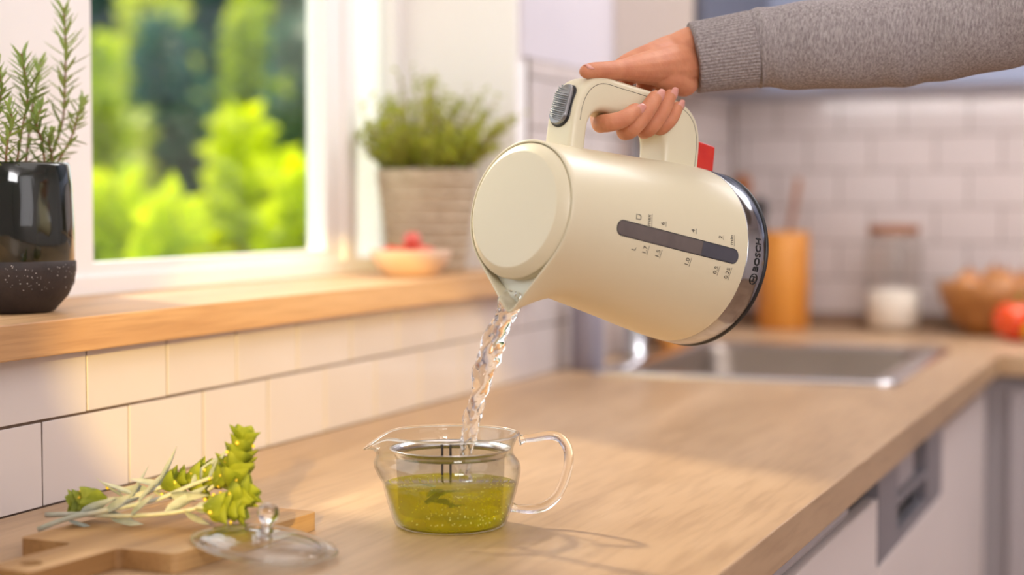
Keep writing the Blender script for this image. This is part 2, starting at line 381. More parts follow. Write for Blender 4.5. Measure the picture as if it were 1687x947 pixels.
# ------------------------------------------------------------------ worktop
def grid_slab(name, xs, ys, skip, z0, z1, m):
    bm = bmesh.new(); nx, ny = len(xs), len(ys)
    top = [[bm.verts.new((x, y, z1)) for y in ys] for x in xs]; bot = [[bm.verts.new((x, y, z0)) for y in ys] for x in xs]
    on = lambda i, j: 0 <= i < nx - 1 and 0 <= j < ny - 1 and (i, j) not in skip
    for i in range(nx - 1):
        for j in range(ny - 1):
            if not on(i, j): continue
            bm.faces.new((top[i][j], top[i + 1][j], top[i + 1][j + 1], top[i][j + 1])); bm.faces.new((bot[i][j], bot[i][j + 1], bot[i + 1][j + 1], bot[i + 1][j]))
            for (di, dj, a, b) in ((-1, 0, (i, j), (i, j + 1)), (1, 0, (i + 1, j), (i + 1, j + 1)), (0, -1, (i, j), (i + 1, j)), (0, 1, (i, j + 1), (i + 1, j + 1))):
                if not on(i + di, j + dj): bm.faces.new((top[a[0]][a[1]], top[b[0]][b[1]], bot[b[0]][b[1]], bot[a[0]][a[1]]))
    bmesh.ops.delete(bm, geom=[v for v in bm.verts if not v.link_faces], context='VERTS')
    bmesh.ops.recalc_face_normals(bm, faces=bm.faces)
    me = bpy.data.meshes.new(name); bm.to_mesh(me); bm.free(); me.materials.append(m)
    o = bpy.data.objects.new(name, me); COL.objects.link(o)
    bv = o.modifiers.new('b', 'BEVEL'); bv.width = .0015; bv.segments = 2; bv.limit_method = 'ANGLE'
    return o
CW = .6655
wt = grid_slab('countertop', [.001, .095, .555, CW, 2.3], [.2, 2.755, 3.37, YB - .015], {(1, 1), (3, 0), (3, 1)}, .862, .9, M['counter'])
tag(wt, 'light oak kitchen worktop running along the window wall into the corner', 'countertop')

# base units
def door(name, lo, hi, parent, m=None): return box(name, lo, hi, m or M['cabinet'], parent, .002)
c1 = thing('base_cabinet', 'white base cabinet with recessed grip rail before the dishwasher', 'cabinet', (.3, 1.2, 0), group='white kitchen base units')
box('carcass', (-.29, -.6, .1), (.32, .96, .86), M['cabinet'], c1)
door('door', (.325, -.6, .12), (.345, .348, .822), c1); door('door', (.325, .352, .12), (.345, .958, .822), c1)
box('grip_rail', (.322, -.6, .826), (.338, .80, .846), M['steel'], c1, .003)
box('shadow_gap', (.321, .805, .824), (.330, .955, .86), M['dark'], c1)
dw = thing('dishwasher', 'semi integrated dishwasher with grey control panel under the worktop', 'dishwasher', (.3, 2.46, 0))
box('body', (-.28, -.29, .1), (.32, .255, .86), M['cabinet'], dw)
door('door', (.325, -.293, .12), (.345, .287, .734), dw)
# control panel with openings
cp = multi_box('control_panel', [((.325, -.293, .737), (.345, -.145, .861)), ((.325, .120, .737), (.345, .287, .861)), ((.325, -.145, .845), (.345, .120, .861)), ((.325, -.145, .7875), (.345, .120, .796)), ((.325, -.145, .737), (.345, .120, .7535))], M['dwsteel'], dw)
box('display', (.3255, -.145, .796), (.335, .120, .845), M['gauge'], dw); box('screen', (.335, -.085, .800), (.3365, .05, .840), M['greycab'], dw)
box('handle_pocket', (.300, -.145, .7535), (.322, .120, .7875), M['dark'], dw)
c3 = thing('base_cabinet', 'white base cabinet in the corner beyond the dishwasher', 'cabinet', (.3, 3.05, 0), group='white kitchen base units')
box('carcass', (-.29, -.295, .1), (.32, .33, .70), M['cabinet'], c3); box('front_frame', (.265, -.295, .70), (.32, .33, .86), M['cabinet'], c3); door('door', (.325, -.298, .12), (.345, .30, .835), c3)
box('grip_rail', (.322, -.295, .838), (.34, .30, .858), M['bowl'], c3, .003)
c4 = thing('base_cabinet', 'grey base cabinet under the worktop on the back wall', 'cabinet', (1.4, 3.7, 0))
box('carcass', (-.775, -.29, .1), (.85, .29, .86), M['greycab'], c4)
for i in range(3): door('door', (-.716 + i * .52, -.312, .12), (-.2 + i * .52, -.292, .835), c4, M['greycab'])
struct(box('baseboard_left', (.05, .6, 0), (.56, 3.4, .1), M['dark']))

# sink
sk = thing('sink', 'stainless steel drop in sink let into the worktop', 'sink', (.325, 3.06, .9))
rimv = []
def rrect(hx, hy, r, z, n=6):
    o_ = []
    for (sx, sy, a0) in ((1, 1, 0), (-1, 1, 90), (-1, -1, 180), (1, -1, 270)):
        for k in range(n + 1):
            a = math.radians(a0 + 90 * k / n); o_.append(Vector((sx * (hx - r) + r * math.cos(a), sy * (hy - r) + r * math.sin(a), z)))
    return o_
def loft(name, rings, m, parent=None, capend=False, capstart=False):
    n = len(rings[0]); vs = [v for r_ in rings for v in r_]; fs = []
    for j in range(len(rings) - 1):
        for i in range(n):
            k = (i + 1) % n; fs.append((j * n + i, j * n + k, (j + 1) * n + k, (j + 1) * n + i))
    if capend: fs.append(tuple((len(rings) - 1) * n + i for i in range(n)))
    if capstart: fs.append(tuple(reversed(range(n))))
    return recalc(obj(name, vs, fs, m, parent))
def sh(ring, dy): return [v + Vector((0, dy, 0)) for v in ring]
loft('rim', [rrect(.252, .332, .03, .0005), rrect(.252, .332, .03, .006), rrect(.246, .326, .028, .009), rrect(.215, .30, .04, .008), rrect(.205, .29, .04, .004)], M['steel'], sk)
loft('basin', [rrect(.206, .291, .04, .0045), rrect(.200, .285, .045, -.01), rrect(.188, .272, .05, -.17), rrect(.15, .23, .06, -.185), rrect(.03, .03, .02, -.188)], M['basin'], sk, capend=True)
lathe('drain', [(0, -.186), (.03, -.186), (.036, -.1845), (.037, -.188)], M['chrome'], sk, 32)
fc = thing('faucet', 'tall chrome gooseneck tap beside the sink', 'faucet', (.046, 3.09, .9))
lathe('base', [(0, 0), (.026, 0), (.026, .008), (.019, .012), (.019, .09), (.015, .095), (0, .095)], M['chrome'], fc, 32)
tube('spout', [(0, 0, .08), (0, 0, .25), (0, 0, .37), (.006, -.002, .415), (.026, -.008, .435), (.046, -.014, .415), (.052, -.016, .38), (.052, -.016, .36)], .012, M['chrome'], fc, 16)
tube('lever', [(0, .018, .06), (0, .05, .068), (0, .09, .085)], [.007, .006, .005], M['chrome'], fc)
lathe('aerator', [(0, 0), (.014, 0), (.014, .03), (0, .03)], M['chrome'], fc, 20, (.052, -.016, .338))

# ------------------------------------------------------------------ wall cabinets
wc = thing('wall_cabinet', 'pale wall cabinet hanging on the window wall near the corner', 'cabinet', (0, 3.1, 1.42))
box('carcass', (.001, 0, 0), (.15, .52, 1.0), mat('beige_panel', (214, 202, 192), .4, (208, 196, 188), (1, 1, 1)), wc); box('door', (.152, .003, .003), (.17, .517, .99), M['slate'], wc, .002)
wc2 = thing('wall_cabinet', 'long blue grey wall cabinet above the white tiled back wall', 'cabinet', (.0, YB, 1.418))
box('carcass', (.002, -.34, 0), (2.2, -.002, .235), M['bluegrey'], wc2)
for i in range(4): box('flap_door', (.302 + i * .475, -.36, .003), (.302 + .47 + i * .475, -.342, .232), M['bluegrey'], wc2, .002)
wc3 = thing('wall_cabinet', 'dark slate upper cabinet row above the blue grey cabinet', 'cabinet', (.0, YB, 1.66))
box('carcass', (.30, -.34, 0), (2.2, -.002, .8), M['slate'], wc3)
for i in range(4): box('door', (.302 + i * .475, -.36, .003), (.302 + .47 + i * .475, -.342, .797), M['slate'], wc3, .002)

# ------------------------------------------------------------------ kettle (local: +Z up the kettle, +X spout, -X handle, +Y gauge side)
KO = Vector((0.5584, 1.636, 1.1308))
KM = Matrix(((-0.0413, 0.9089, -0.4149), (-0.1965, -0.4145, -0.8886), (-0.9796, 0.0448, 0.1958)))
KW = KM.to_4x4(); KW.translation = KO
kt = thing('electric_kettle', 'cream electric kettle with chrome base held tilted and pouring water', 'kettle', mw=KW)
KH = .242
def lerp_tab(z, zs, rs):
    if z <= zs[0]: return rs[0]
    for a in range(len(zs) - 1):
        if z <= zs[a + 1]:
            t = (z - zs[a]) / (zs[a + 1] - zs[a]); return rs[a] + (rs[a + 1] - rs[a]) * t
    return rs[-1]
_prof = catmull([(.0, .0837, 0), (.015, .0836, 0), (.031, .0832, 0), (.05, .0822, 0), (.08, .0793, 0), (.11, .0758, 0), (.15, .0716, 0), (.19, .0674, 0), (.222, .0644, 0), (.242, .063, 0)], 8)
KZ = [p[0] for p in _prof]; KR = [p[1] for p in _prof]
def krad(z): return lerp_tab(z, KZ, KR)
TIP = .0925; CHZ = .0305
def beak(a, r):
    a = abs((a + math.pi) % (2 * math.pi) - math.pi); tt = math.acos(.063 / TIP)
    if a >= tt: return 0
    d = .063 / math.cos(tt - a)
    d = min(d, (TIP - .0028) / max(.2, math.cos(a)))
    return d - .063
def kring(z, off=0, wz=None, n=160, dz=True):
    wv = 0 if z < .188 else ((z - .188) / (KH - .188))
    wv = wv ** 1.3 if wz is None else wz
    out = []
    for i in range(n):
        # denser samples around the spout
        u = i / n * 2 - 1; a = math.pi * (0.45 * u + .55 * u ** 3)
        b = beak(a, 0) * wv
        r = krad(z) + b + off
        out.append(Vector((r * math.cos(a), r * math.sin(a), z)))
    return out
zs = [CHZ + (KH - CHZ) * i / 34 for i in range(35)]
rings = [kring(z) for z in zs]
rings[-1] = kring(KH - .0012); rings += [kring(KH, -.0007), kring(KH, -.0020), kring(KH - .001, -.0026)]
for d in (.004, .008, .012):
    rings.append(kring(KH - d, -.0028 - d * .02))
loft('body', rings, M['cream'], kt)
# cream floor added below the lid, raised to lighten the spout inside
ring_w = kring(.2315, -.0033)
obj('inner_floor', ring_w, [tuple(range(len(ring_w)))], M['creamin'], kt, smooth=False)
# lid
lathe('lid', [(0, .2495), (.0500, .2495), (.0509, .2494), (.0518, .2490), (.0588, .2428), (.0597, .2416), (.0599, .2400), (.0588, .2388), (.0588, .2372), (.0596, .2362), (.0596, .2300), (.0588, .2285), (0, .2285)], M['cream'], kt, 128)
# chrome base band, black foot rim
lathe('base_band', [(.0800, .0312), (krad(CHZ) - .0002, .0306), (.0835, .0290), (.0838, .015), (.0838, .0042), (.0832, .0034), (.080, .0034)], M['chrome'], kt, 128)
lathe('foot_rim', [(.0834, .0036), (.0841, .0030), (.0841, .0006), (.083, -.0006), (.078, -.0006), (.072, .001), (0, .001)], M['black'], kt, 128)
# handle
HO = [(-.045, .2065), (-.085, .2060), (-.105, .2035), (-.120, .197), (-.1305, .186), (-.1355, .172), (-.1365, .15), (-.1375, .12), (-.1385, .09), (-.138, .07), (-.1345, .054), (-.126, .0415), (-.112, .0345), (-.095, .0325), (-.05, .0325)]
HI = [(-.045, .187), (-.083, .1865), (-.092, .185), (-.098, .181), (-.1020, .175), (-.1043, .166), (-.105, .15), (-.105, .12), (-.1048, .1), (-.1035, .09), (-.101, .0855), (-.096, .083), (-.09, .082), (-.08, .0815), (-.05, .081)]
ho = catmull([(a, 0, b) for a, b in HO], 5); hi = catmull([(a, 0, b) for a, b in HI], 5)
rings = []; HWY = .0178; NR = 5
for o_, i_ in zip(ho, hi):
    c = (o_ + i_) / 2; d = (o_ - i_); hl = d.length / 2; d.normalize(); rr = .0062; ring = []
    for (sx, sy, a0) in ((1, 1, 0), (-1, 1, 90), (-1, -1, 180), (1, -1, 270)):
        for k in range(NR + 1):
            a = math.radians(a0 + 90 * k / NR)
            ring.append(c + d * (sx * (hl - rr) + rr * math.cos(a)) + Vector((0, sy * (HWY - rr) + rr * math.sin(a), 0)))
    rings.append(ring)
loft('handle', rings, M['cream'], kt)
# seam lines on both flat sides of the handle
sm = [o_ + (i_ - o_).normalized() * .0072 for o_, i_ in zip(ho, hi)][6:]
for s in (1, -1):
    v, f = tube_geo([(p + Vector((0, s * (HWY - .00005), 0)), .00028) for p in sm], 6); obj('seam', v, f, M['print'], kt)
# ribbed opening button on the top shoulder of the handle
def handle_top(x):   # outer surface point and normal at position x on the lid-side arm
    best = min(range(len(ho) - 1), key=lambda k: abs(ho[k].x - x) + (10 if k > 26 else 0))
    t = (ho[best + 1] - ho[max(best - 1, 0)]).normalized(); n_ = Vector((t.z, 0, -t.x)) * -1
    if n_.z < 0 and n_.x > 0: n_ = -n_
    if n_.z < -.2: n_ = -n_
    return ho[best], n_
X0, X1 = -.0845, -.1195
def capsule_ring(scale, h, n=40, ribs=False):
    out = []
    hw = .0102 * scale; L_ = abs(X1 - X0) / 2 + .0015; xc = (X0 + X1) / 2
    for k in range(n):
        a = 2 * math.pi * k / n
        ex = math.copysign(max(L_ - .0102, 0), math.cos(a)) + hw * math.cos(a); ey = hw * math.sin(a)
        p, nn = handle_top(xc + ex * .97)
        out.append(Vector((xc + ex * .97, ey, 0)) + Vector((0, 0, p.z)) + nn * h)
    return out
loft('button_socket', [capsule_ring(1.16, -.002), capsule_ring(1.16, .0012), capsule_ring(1.0, .0016)], M['black'], kt, capend=True)
bt = loft('button', [capsule_ring(.98, 0), capsule_ring(.98, .0042), capsule_ring(.9, .0052), capsule_ring(.82, .0050)], M['gunmetal'], kt, capend=True)
for k in range(17):
    x = X0 - .0035 - k * .0018
    hw = .0080
    ey = hw if X1 + .009 < x < X0 - .009 else math.sqrt(max(0, hw ** 2 - min(abs(x - (X0 - .009)), abs(x - (X1 + .009))) ** 2))
    p, nn = handle_top(x)
    vv, ff = tube_geo([(Vector((x + .0022 * s_, ey * s_, p.z + 0)) + nn * .0051, .00055) for s_ in (-1, 0, 1)], 6)
    obj('button_rib', vv, ff, M['gunmetal'], bt)
# red switch lever below the handle
box('switch_lever', (-.1105, -.006, -.003), (-.080, .006, .034), M['red'], kt, .0025, 3)
# water gauge window
GA = math.radians(5.4)
def on_body(th, z, off): # th measured from +Y towards +X
    r = krad(z) + off; return Vector((r * math.sin(th), r * math.cos(th), z))
def gauge(name, z0, z1, hwm, off, m, rnd0=True, rnd1=True):
    pts = []; n = 14
    for k in range(n + 1):
        a = math.pi * k / n
        pts.append((hwm * math.cos(a), z1 - hwm + (hwm * math.sin(a) if rnd1 else hwm)))
    for k in range(n + 1):
        a = math.pi + math.pi * k / n
        pts.append((hwm * math.cos(a), z0 + hwm + (hwm * math.sin(a) if rnd0 else -hwm)))
    c = Vector((0, (z0 + z1) / 2)); vs = [on_body(GA + u / krad(z), z, off) for u, z in pts]
    # strip mesh: pair left/right points
    L_ = [on_body(GA - 0, z, off) for z in (z0, z1)]
    fs = []; m_ = len(pts)
    rows = 60; vs = []
    for j in range(rows + 1):
        q_ = j / rows; q_ = q_ if not (rnd0 and rnd1) else (1 - math.cos(math.pi * q_)) / 2
        if rnd0 and not rnd1: q_ = 1 - math.cos(math.pi / 2 * q_)
        z = z0 + (z1 - z0) * q_
        e = hwm
        if rnd1 and z > z1 - hwm: e = math.sqrt(max(0, hwm ** 2 - (z - z1 + hwm) ** 2))
        if rnd0 and z < z0 + hwm: e = math.sqrt(max(0, hwm ** 2 - (z0 + hwm - z) ** 2))
        for q in range(5): vs.append(on_body(GA + e * (q / 2 - 1) / krad(z), z, off))
    for j in range(rows):
        for q in range(4): fs.append((j * 5 + q, j * 5 + q + 1, (j + 1) * 5 + q + 1, (j + 1) * 5 + q))
    return recalc(obj(name, vs, fs, m, kt))
gauge('gauge_surround', .0418, .1902, .0070, .00015, M['black'])
gauge('gauge_window', .0425, .1895, .0062, .0004, M['gauge'])
gauge('gauge_water', .0425, .0885, .0062, .0006, M['gaugewet'], True, False)
def text_on(name, s, size, th, z, off, m, rad=None, under=False, bold=0, align='CENTER'):
    cu = bpy.data.curves.new(name, 'FONT'); cu.body = s; cu.size = size; cu.align_x = align; cu.align_y = 'CENTER'; cu.offset = bold; cu.resolution_u = 3
    to = bpy.data.objects.new(name, cu); COL.objects.link(to)
    me = bpy.data.meshes.new_from_object(to.evaluated_get(bpy.context.evaluated_depsgraph_get()))
    bpy.data.objects.remove(to)
    bm = bmesh.new(); bm.from_mesh(me)
    bmesh.ops.subdivide_edges(bm, edges=[e for e in bm.edges if e.calc_length() > size * .4], cuts=2)
    xs = [v.co.x for v in bm.verts] or [0]
    if under:
        x0, x1 = min(xs) - size * .15, max(xs) + size * .15; y0 = -size * .62
        q = [bm.verts.new(c) for c in ((x0, y0, 0), (x1, y0, 0), (x1, y0 + size * .07, 0), (x0, y0 + size * .07, 0))]; bm.faces.new(q)
    for v in bm.verts:
        zz = z + v.co.y; r = (krad(zz) if rad is None else rad) + off; t = th - v.co.x / r
        v.co = Vector((r * math.sin(t), r * math.cos(t), zz))
    bm.to_mesh(me); bm.free(); me.materials.clear(); me.materials.append(m)
    o = bpy.data.objects.new(name, me); COL.objects.link(o); o.parent = kt; return o
RD = math.radians
for s, z in (('max', .1545), ('6', .1379), ('4', .1011), ('2', .067), ('min', .0528)): text_on('scale_mark', s, .0062, RD(-4.6), z, .0003, M['print'], under=True)
for s, z in (('1.7', .153), ('1.5', .1376), ('1.0', .1017), ('0.5', .0659), ('0.25', .0508)): text_on('scale_mark', s, .0062, RD(16.6), z, .0003, M['print'], under=True)
text_on('scale_mark', 'L', .0066, RD(17.9), .1654, .0003, M['print'])
# cup symbol
def line_on(name, pts, wd, m, off=.0003):
    vv, ff = tube_geo([(on_body(RD(-5.2) - u / .07, .1667 + v_, off), wd) for u, v_ in pts], 5); return obj(name, vv, ff, m, kt)
cm = line_on('cup_symbol', [(-.0022, .0025), (-.0022, -.0016), (-.0014, -.0026), (.0012, -.0026), (.002, -.0016), (.002, .0025), (-.0022, .0025)], .00028, M['print'])
text_on('brand_lettering', 'BOSCH', .0098, RD(.4), .0152, .0004, M['logo'], rad=.0838, bold=.00022)
# ring emblem beside the lettering
def emb(pts, wd=.0004):
    return [(Vector(((.0841) * math.sin(RD(16.0) - u / .0838), .0841 * math.cos(RD(16.0) - u / .0838), .0148 + v_)), wd) for u, v_ in pts]
for pts, wd in (([(.0048 * math.cos(a / 12 * math.pi), .0048 * math.sin(a / 12 * math.pi)) for a in range(25)], .00045), ([(-.0022, .0042), (-.0022, -.0042)], .0005), ([(.0022, .0042), (.0022, -.0042)], .0005), ([(-.0022, 0), (.0022, 0)], .0005)):
    vv, ff = tube_geo(emb(pts, wd), 5); obj('emblem_stroke', vv, ff, M['logo'], kt)

# ------------------------------------------------------------------ hand and sleeve
KI = KW.inverted()
def kloc(px_, py_, y):      # kettle-local point seen at that pixel with the given local y
    d = KM.transposed() @ ray(px_, py_); o_ = KI @ CAM; t = (y - o_.y) / d.y; return o_ + d * t
PXM = .000575
def chain(pts, n=14, sub=5, flat=1.0):
    P = [(KI @ at(a, b, c)) if c > 1 else kloc(a, b, c) for a, b, c, r in pts]; rr = [p[3] * PXM for p in pts]
    c = catmull(P, sub); rs = catmull([(r, 0, 0) for r in rr], sub)
    path = [(p, max(.0015, r[0])) for p, r in zip(c, rs)]
    # rounded ends
    def cap(p0, p1, r):
        d = (p0 - p1).normalized(); return [(p0 + d * r * .55, r * .78), (p0 + d * r * .9, r * .40), (p0 + d * r * .99, r * .1)]
    path = list(reversed(cap(path[0][0], path[1][0], path[0][1]))) + path + cap(path[-1][0], path[-2][0], path[-1][1])
    return tube_geo(path, n, flat)
parts = []
# thumb lying along the top of the grip
parts.append(chain([(965, 117.5, .012, 11.5), (978, 117, .012, 14), (1000, 117, .011, 15.5), (1025, 115, .009, 17.5), (1052, 113, .006, 24), (1085, 110, .0, 31), (1120, 104, 1.682, 36)]))
# back of the hand: metacarpal ridges on the far side
parts.append(chain([(1012, 118, -.030, 13), (1035, 104, -.028, 17), (1070, 90, -.024, 19), (1105, 79, -.018, 23), (1150, 74, 1.70, 30)]))
parts.append(chain([(1030, 130, -.036, 14), (1065, 112, -.034, 19), (1105, 98, -.026, 25), (1150, 90, 1.705, 32)]))
parts.append(chain([(1062, 138, -.034, 14), (1090, 122, -.030, 20), (1120, 112, -.020, 27), (1160, 96, 1.705, 36)]))
parts.append(chain([(1092, 146, -.028, 14), (1110, 130, -.022, 20), (1130, 120, -.012, 27), (1165, 102, 1.70, 36)]))
parts.append(chain([(1022, 108, -.012, 13), (1045, 101, -.010, 19), (1075, 95, -.008, 25), (1108, 90, 1.686, 31), (1145, 86, 1.694, 36), (1180, 86, 1.70, 36)]))
# heel of the hand
parts.append(chain([(1082, 126, .004, 16), (1105, 132, .004, 20), (1127, 141, .0, 18.5), (1138, 128, 1.690, 22), (1160, 110, 1.70, 33)]))
# wrist
parts.append(chain([(1095, 100, 1.672, 26), (1120, 86, 1.686, 34), (1150, 78, 1.695, 38), (1185, 80, 1.70, 38), (1230, 80, 1.702, 38)]))
parts.append(chain([(1085, 112, 1.655, 27), (1118, 108, 1.680, 34), (1148, 104, 1.693, 37), (1185, 100, 1.70, 36), (1230, 96, 1.702, 38)]))
parts.append(chain([(1060, 116, 1.636, 22), (1090, 114, 1.650, 28), (1116, 112, 1.672, 30), (1142, 104, 1.688, 33), (1180, 100, 1.70, 34)]))
# fingers: far side -> under the grip -> near side, tips up
FING = [
 [(1012, 118, -.030, 13), (992, 150, -.032, 13.5), (985, 184, -.029, 13.5), (988, 203, -.012, 14), (993, 203, .010, 14.5), (1004, 202, .024, 14.5), (1026, 196, .030, 13.8), (1047, 181, .0295, 12)],
 [(1030, 130, -.036, 14), (1025, 165, -.036, 14), (1025, 200, -.031, 14), (1029, 215, -.012, 14), (1031, 216, .010, 14.5), (1040, 211, .024, 15), (1061, 188, .029, 14.6), (1080, 160, .027, 12.2)],
 [(1062, 138, -.034, 14), (1058, 170, -.036, 13.5), (1058, 203, -.031, 13.5), (1061, 214, -.012, 13.5), (1062, 214, .008, 13.5), (1071, 209, .020, 14), (1089, 186, .025, 13.6), (1104, 157, .0235, 11)],
 [(1092, 146, -.028, 12), (1088, 175, -.031, 12), (1085, 203, -.026, 12), (1084, 212, -.010, 12), (1085, 212, .006, 12), (1092, 208, .016, 12.5), (1106, 194, .020, 12), (1116, 176, .0195, 10)],
]
for fg in FING: parts.append(chain(fg))
vs, fs = [], []
for v, f in parts:
    b = len(vs); vs += v; fs += [tuple(b + i for i in q) for q in f]
pr = thing('person', 'person in a grey sweatshirt reaching in and gripping the kettle handle', 'person', mw=KW)
hand = obj('hand', vs, fs, M['skin'], pr); recalc(hand)
rm = hand.modifiers.new('r', 'REMESH'); rm.mode = 'VOXEL'; rm.voxel_size = .0010; rm.use_smooth_shade = True
s1 = hand.modifiers.new('s', 'SMOOTH'); s1.factor = .5; s1.iterations = 12
# fingernails: slightly domed plates on the last phalanx
def nail(c, along, nrm, ln, wd):
    along = along.normalized(); nrm = (nrm - along * nrm.dot(along)).normalized(); sd = along.cross(nrm)
    vs_, fs_ = [], []
    for j in range(8):
        t = j / 7 * 2 - 1
        wj = wd * (1 - .55 * max(0, t) ** 3) * (1 - .25 * max(0, -t) ** 4)
        for i in range(7):
            u = i / 6 * 2 - 1
            vs_.append(c + along * (t * ln) + sd * (u * wj) + nrm * (-(u * u) * wd * .38 - t * t * ln * .06))
    for j in range(7):
        for i in range(6): fs_.append((j * 7 + i, j * 7 + i + 1, (j + 1) * 7 + i + 1, (j + 1) * 7 + i))
    o_ = obj('fingernail', vs_, fs_, M['nail'], hand); sl_ = o_.modifiers.new('t', 'SOLIDIFY'); sl_.thickness = .0006; return o_
camdir = (KI @ CAM)
for fg, ln, wd, off, vr in ((FING[0], .0072, .0050, .0062, -.25), (FING[1], .0074, .0052, .0065, .35), (FING[2], .0068, .0047, .0060, .45), (FING[3], .0060, .0042, .0055, .5)):
    a_, b_ = kloc(*fg[-2][:3]), kloc(*fg[-1][:3]); d_ = (b_ - a_).normalized()
    c_ = b_ + d_ * .0012; tocam = (camdir - c_).normalized()
    side = KM.transposed() @ (right * .62 - upv * .15)
    nn = (tocam * .95 + side).normalized(); nn = (nn - d_ * nn.dot(d_)).normalized()
    nail(c_ + nn * (fg[-1][3] * PXM * .98), d_, nn, ln, wd)
a_, b_ = kloc(1000, 117, .011), kloc(968, 117.5, .012); d_ = (b_ - a_).normalized(); tocam = (camdir - b_).normalized()
nn = ((KM.transposed() @ upv) * .8 + tocam * .6).normalized()
nail(kloc(974, 117, .012) + nn * .0071, d_, nn, .0075, .0058)

# sleeve: path given in the picture plane with its real distance
SLP = [(1143, 95, 58, 1.690), (1190, 88, 60, 1.692), (1238, 81, 63, 1.694), (1255, 79, 64.5, 1.694), (1300, 76, 70, 1.694), (1400, 71, 74, 1.69), (1500, 63, 77, 1.69), (1600, 44, 81, 1.68), (1687, 17, 86, 1.67), (1800, -28, 92, 1.66), (1930, -90, 98, 1.66), (2040, -180, 100, 1.68), (2110, -330, 104, 1.72), (2150, -520, 112, 1.76)]
def sleeve_path(k0, k1, sub):
    P = [at(a, b, d) for a, b, r, d in SLP]; rr = [r * d / F for a, b, r, d in SLP]
    c = catmull(P, sub); rs = catmull([(r, 0, 0) for r in rr], sub)
    return [(KI @ p, r[0]) for p, r in zip(c, rs)][k0 * sub:k1 * sub + 1]
sp = sleeve_path(2, 13, 14); uref = KM.transposed() @ upv
def wr(i, a):
    x = i / 14.0
    f = 1 + .018 * math.sin(a * 2 + x * 2.1) * math.sin(x * 1.7 + .4) + .014 * math.sin(x * 5.2 + 3 * math.sin(a * 1.0 + .8)) * min(1, x)
    f += .030 * math.exp(-((x - .55 - .35 * math.sin(a + .6)) / .22) ** 2) - .022 * math.exp(-((x - 1.35 - .6 * math.cos(a - .5)) / .3) ** 2)
    f += .055 * math.exp(-((x - 4.1 - .5 * math.cos(a * 1.0 + 1.0)) / .22) ** 2) - .055 * math.exp(-((x - 4.6 - .6 * math.cos(a + .6)) / .28) ** 2)
    if x < .25: f *= .98 + .08 * x
    return f
v, f = tube_geo(sp, 72, .94, True, uref, wr); slv = obj('sleeve', v, f, M['sweat'], pr); recalc(slv)
cp_ = sleeve_path(0, 2, 12)
# ribbed cuff with turned-in edge
NRB = 66
def rib(i, a): return 1 + .011 * math.cos(a * NRB)
cpath = [(cp_[0][0], cp_[0][1] * .86), (cp_[0][0] - (cp_[1][0] - cp_[0][0]) * .25, cp_[0][1] * .90), (cp_[0][0] - (cp_[1][0] - cp_[0][0]) * .35, cp_[0][1] * .96)] + cp_ + [(cp_[-1][0] + (cp_[-1][0] - cp_[-2][0]) * .2, cp_[-1][1] * .97)]
v, f = tube_geo(cpath, NRB * 6, .96, False, uref, rib); cf = obj('cuff', v, f, M['cuff'], pr); recalc(cf)

# ------------------------------------------------------------------ glass teapot
SR = .000537
tp = thing('glass_teapot', 'clear glass teapot half full of green tea under the kettle spout', 'teapot', (.3935, 1.418, .9), math.atan2(right.y, right.x))
PROF = [(.0, .0004), (.040, .0004), (.0465, .0008), (.0492, .0030), (.0516, .009), (.0545, .018), (.0580, .030), (.0603, .040), (.0618, .048), (.0617, .053), (.0603, .0575), (.0570, .0615), (.0553, .0645), (.0550, .068), (.0562, .072), (.0582, .0768), (.0603, .0814)]
TK = .0016
def spm(a):
    d = abs((a + 2 * math.pi) % (2 * math.pi) - math.pi); return math.exp(-(d / .30) ** 2), math.exp(-(d / .55) ** 2)
def pot_mod(inner):
    def f_(j, a, r, z):
        g, g2 = spm(a); t = max(0, min(1, (z - .040) / (.0814 - .040)))
        r2 = r + g * .016 * t ** 1.6 + g2 * .0035 * math.sin(math.pi * min(1, t * 1.1)) ; z2 = z - g * .0135 * max(0, (t - .55) / .45) ** 1.5
        return r2, z2
    return f_
pin = [(max(0, r - TK * (1 if z > .004 else .6)), z + (.0018 if z < .004 else 0)) for r, z in PROF]
full = PROF + [(.0600, .0820), (.0592, .0820)] + [(r, z) for r, z in reversed(pin)]
body = lathe('body', full, M['glass'], tp, 96, mod=pot_mod(False))
# thick rim bead, real refracting glass
def rim_pt(a):
    r, z = pot_mod(0)(0, a, .0600, .0817); return Vector((r * math.cos(a), r * math.sin(a), z))
NRM = 120; vs, fs = [], []
for i in range(NRM):
    a = 2 * math.pi * i / NRM; p = rim_pt(a); t = (rim_pt(a + .03) - rim_pt(a - .03)).normalized(); u = Vector((0, 0, 1)); u = (u - t * u.dot(t)).normalized(); v_ = t.cross(u)
    for k in range(8):
        b = 2 * math.pi * k / 8; vs.append(p + u * (.0011 * math.cos(b)) + v_ * (.0011 * math.sin(b)))
for i in range(NRM):
    for k in range(8): fs.append((i * 8 + k, i * 8 + (k + 1) % 8, ((i + 1) % NRM) * 8 + (k + 1) % 8, ((i + 1) % NRM) * 8 + k))
recalc(obj('rim_bead', vs, fs, M['rod'], tp))
hp = [(853, 724, .0052), (862, 722, .0036), (880, 719.5, .0040), (903, 716, .0043), (921, 721, .0043), (933, 738, .0042), (935, 762, .0042), (929, 788, .0042), (918, 813, .0042), (903, 829, .0043), (885, 837, .0043), (866, 838.5, .0040), (850, 837, .0034), (841, 835, .0046)]
tube('handle', [((a - 741) * SR, 0, (866 - b) * SR) for a, b, r in hp], [r for a, b, r in hp], M['rod'], tp, 16, 5)
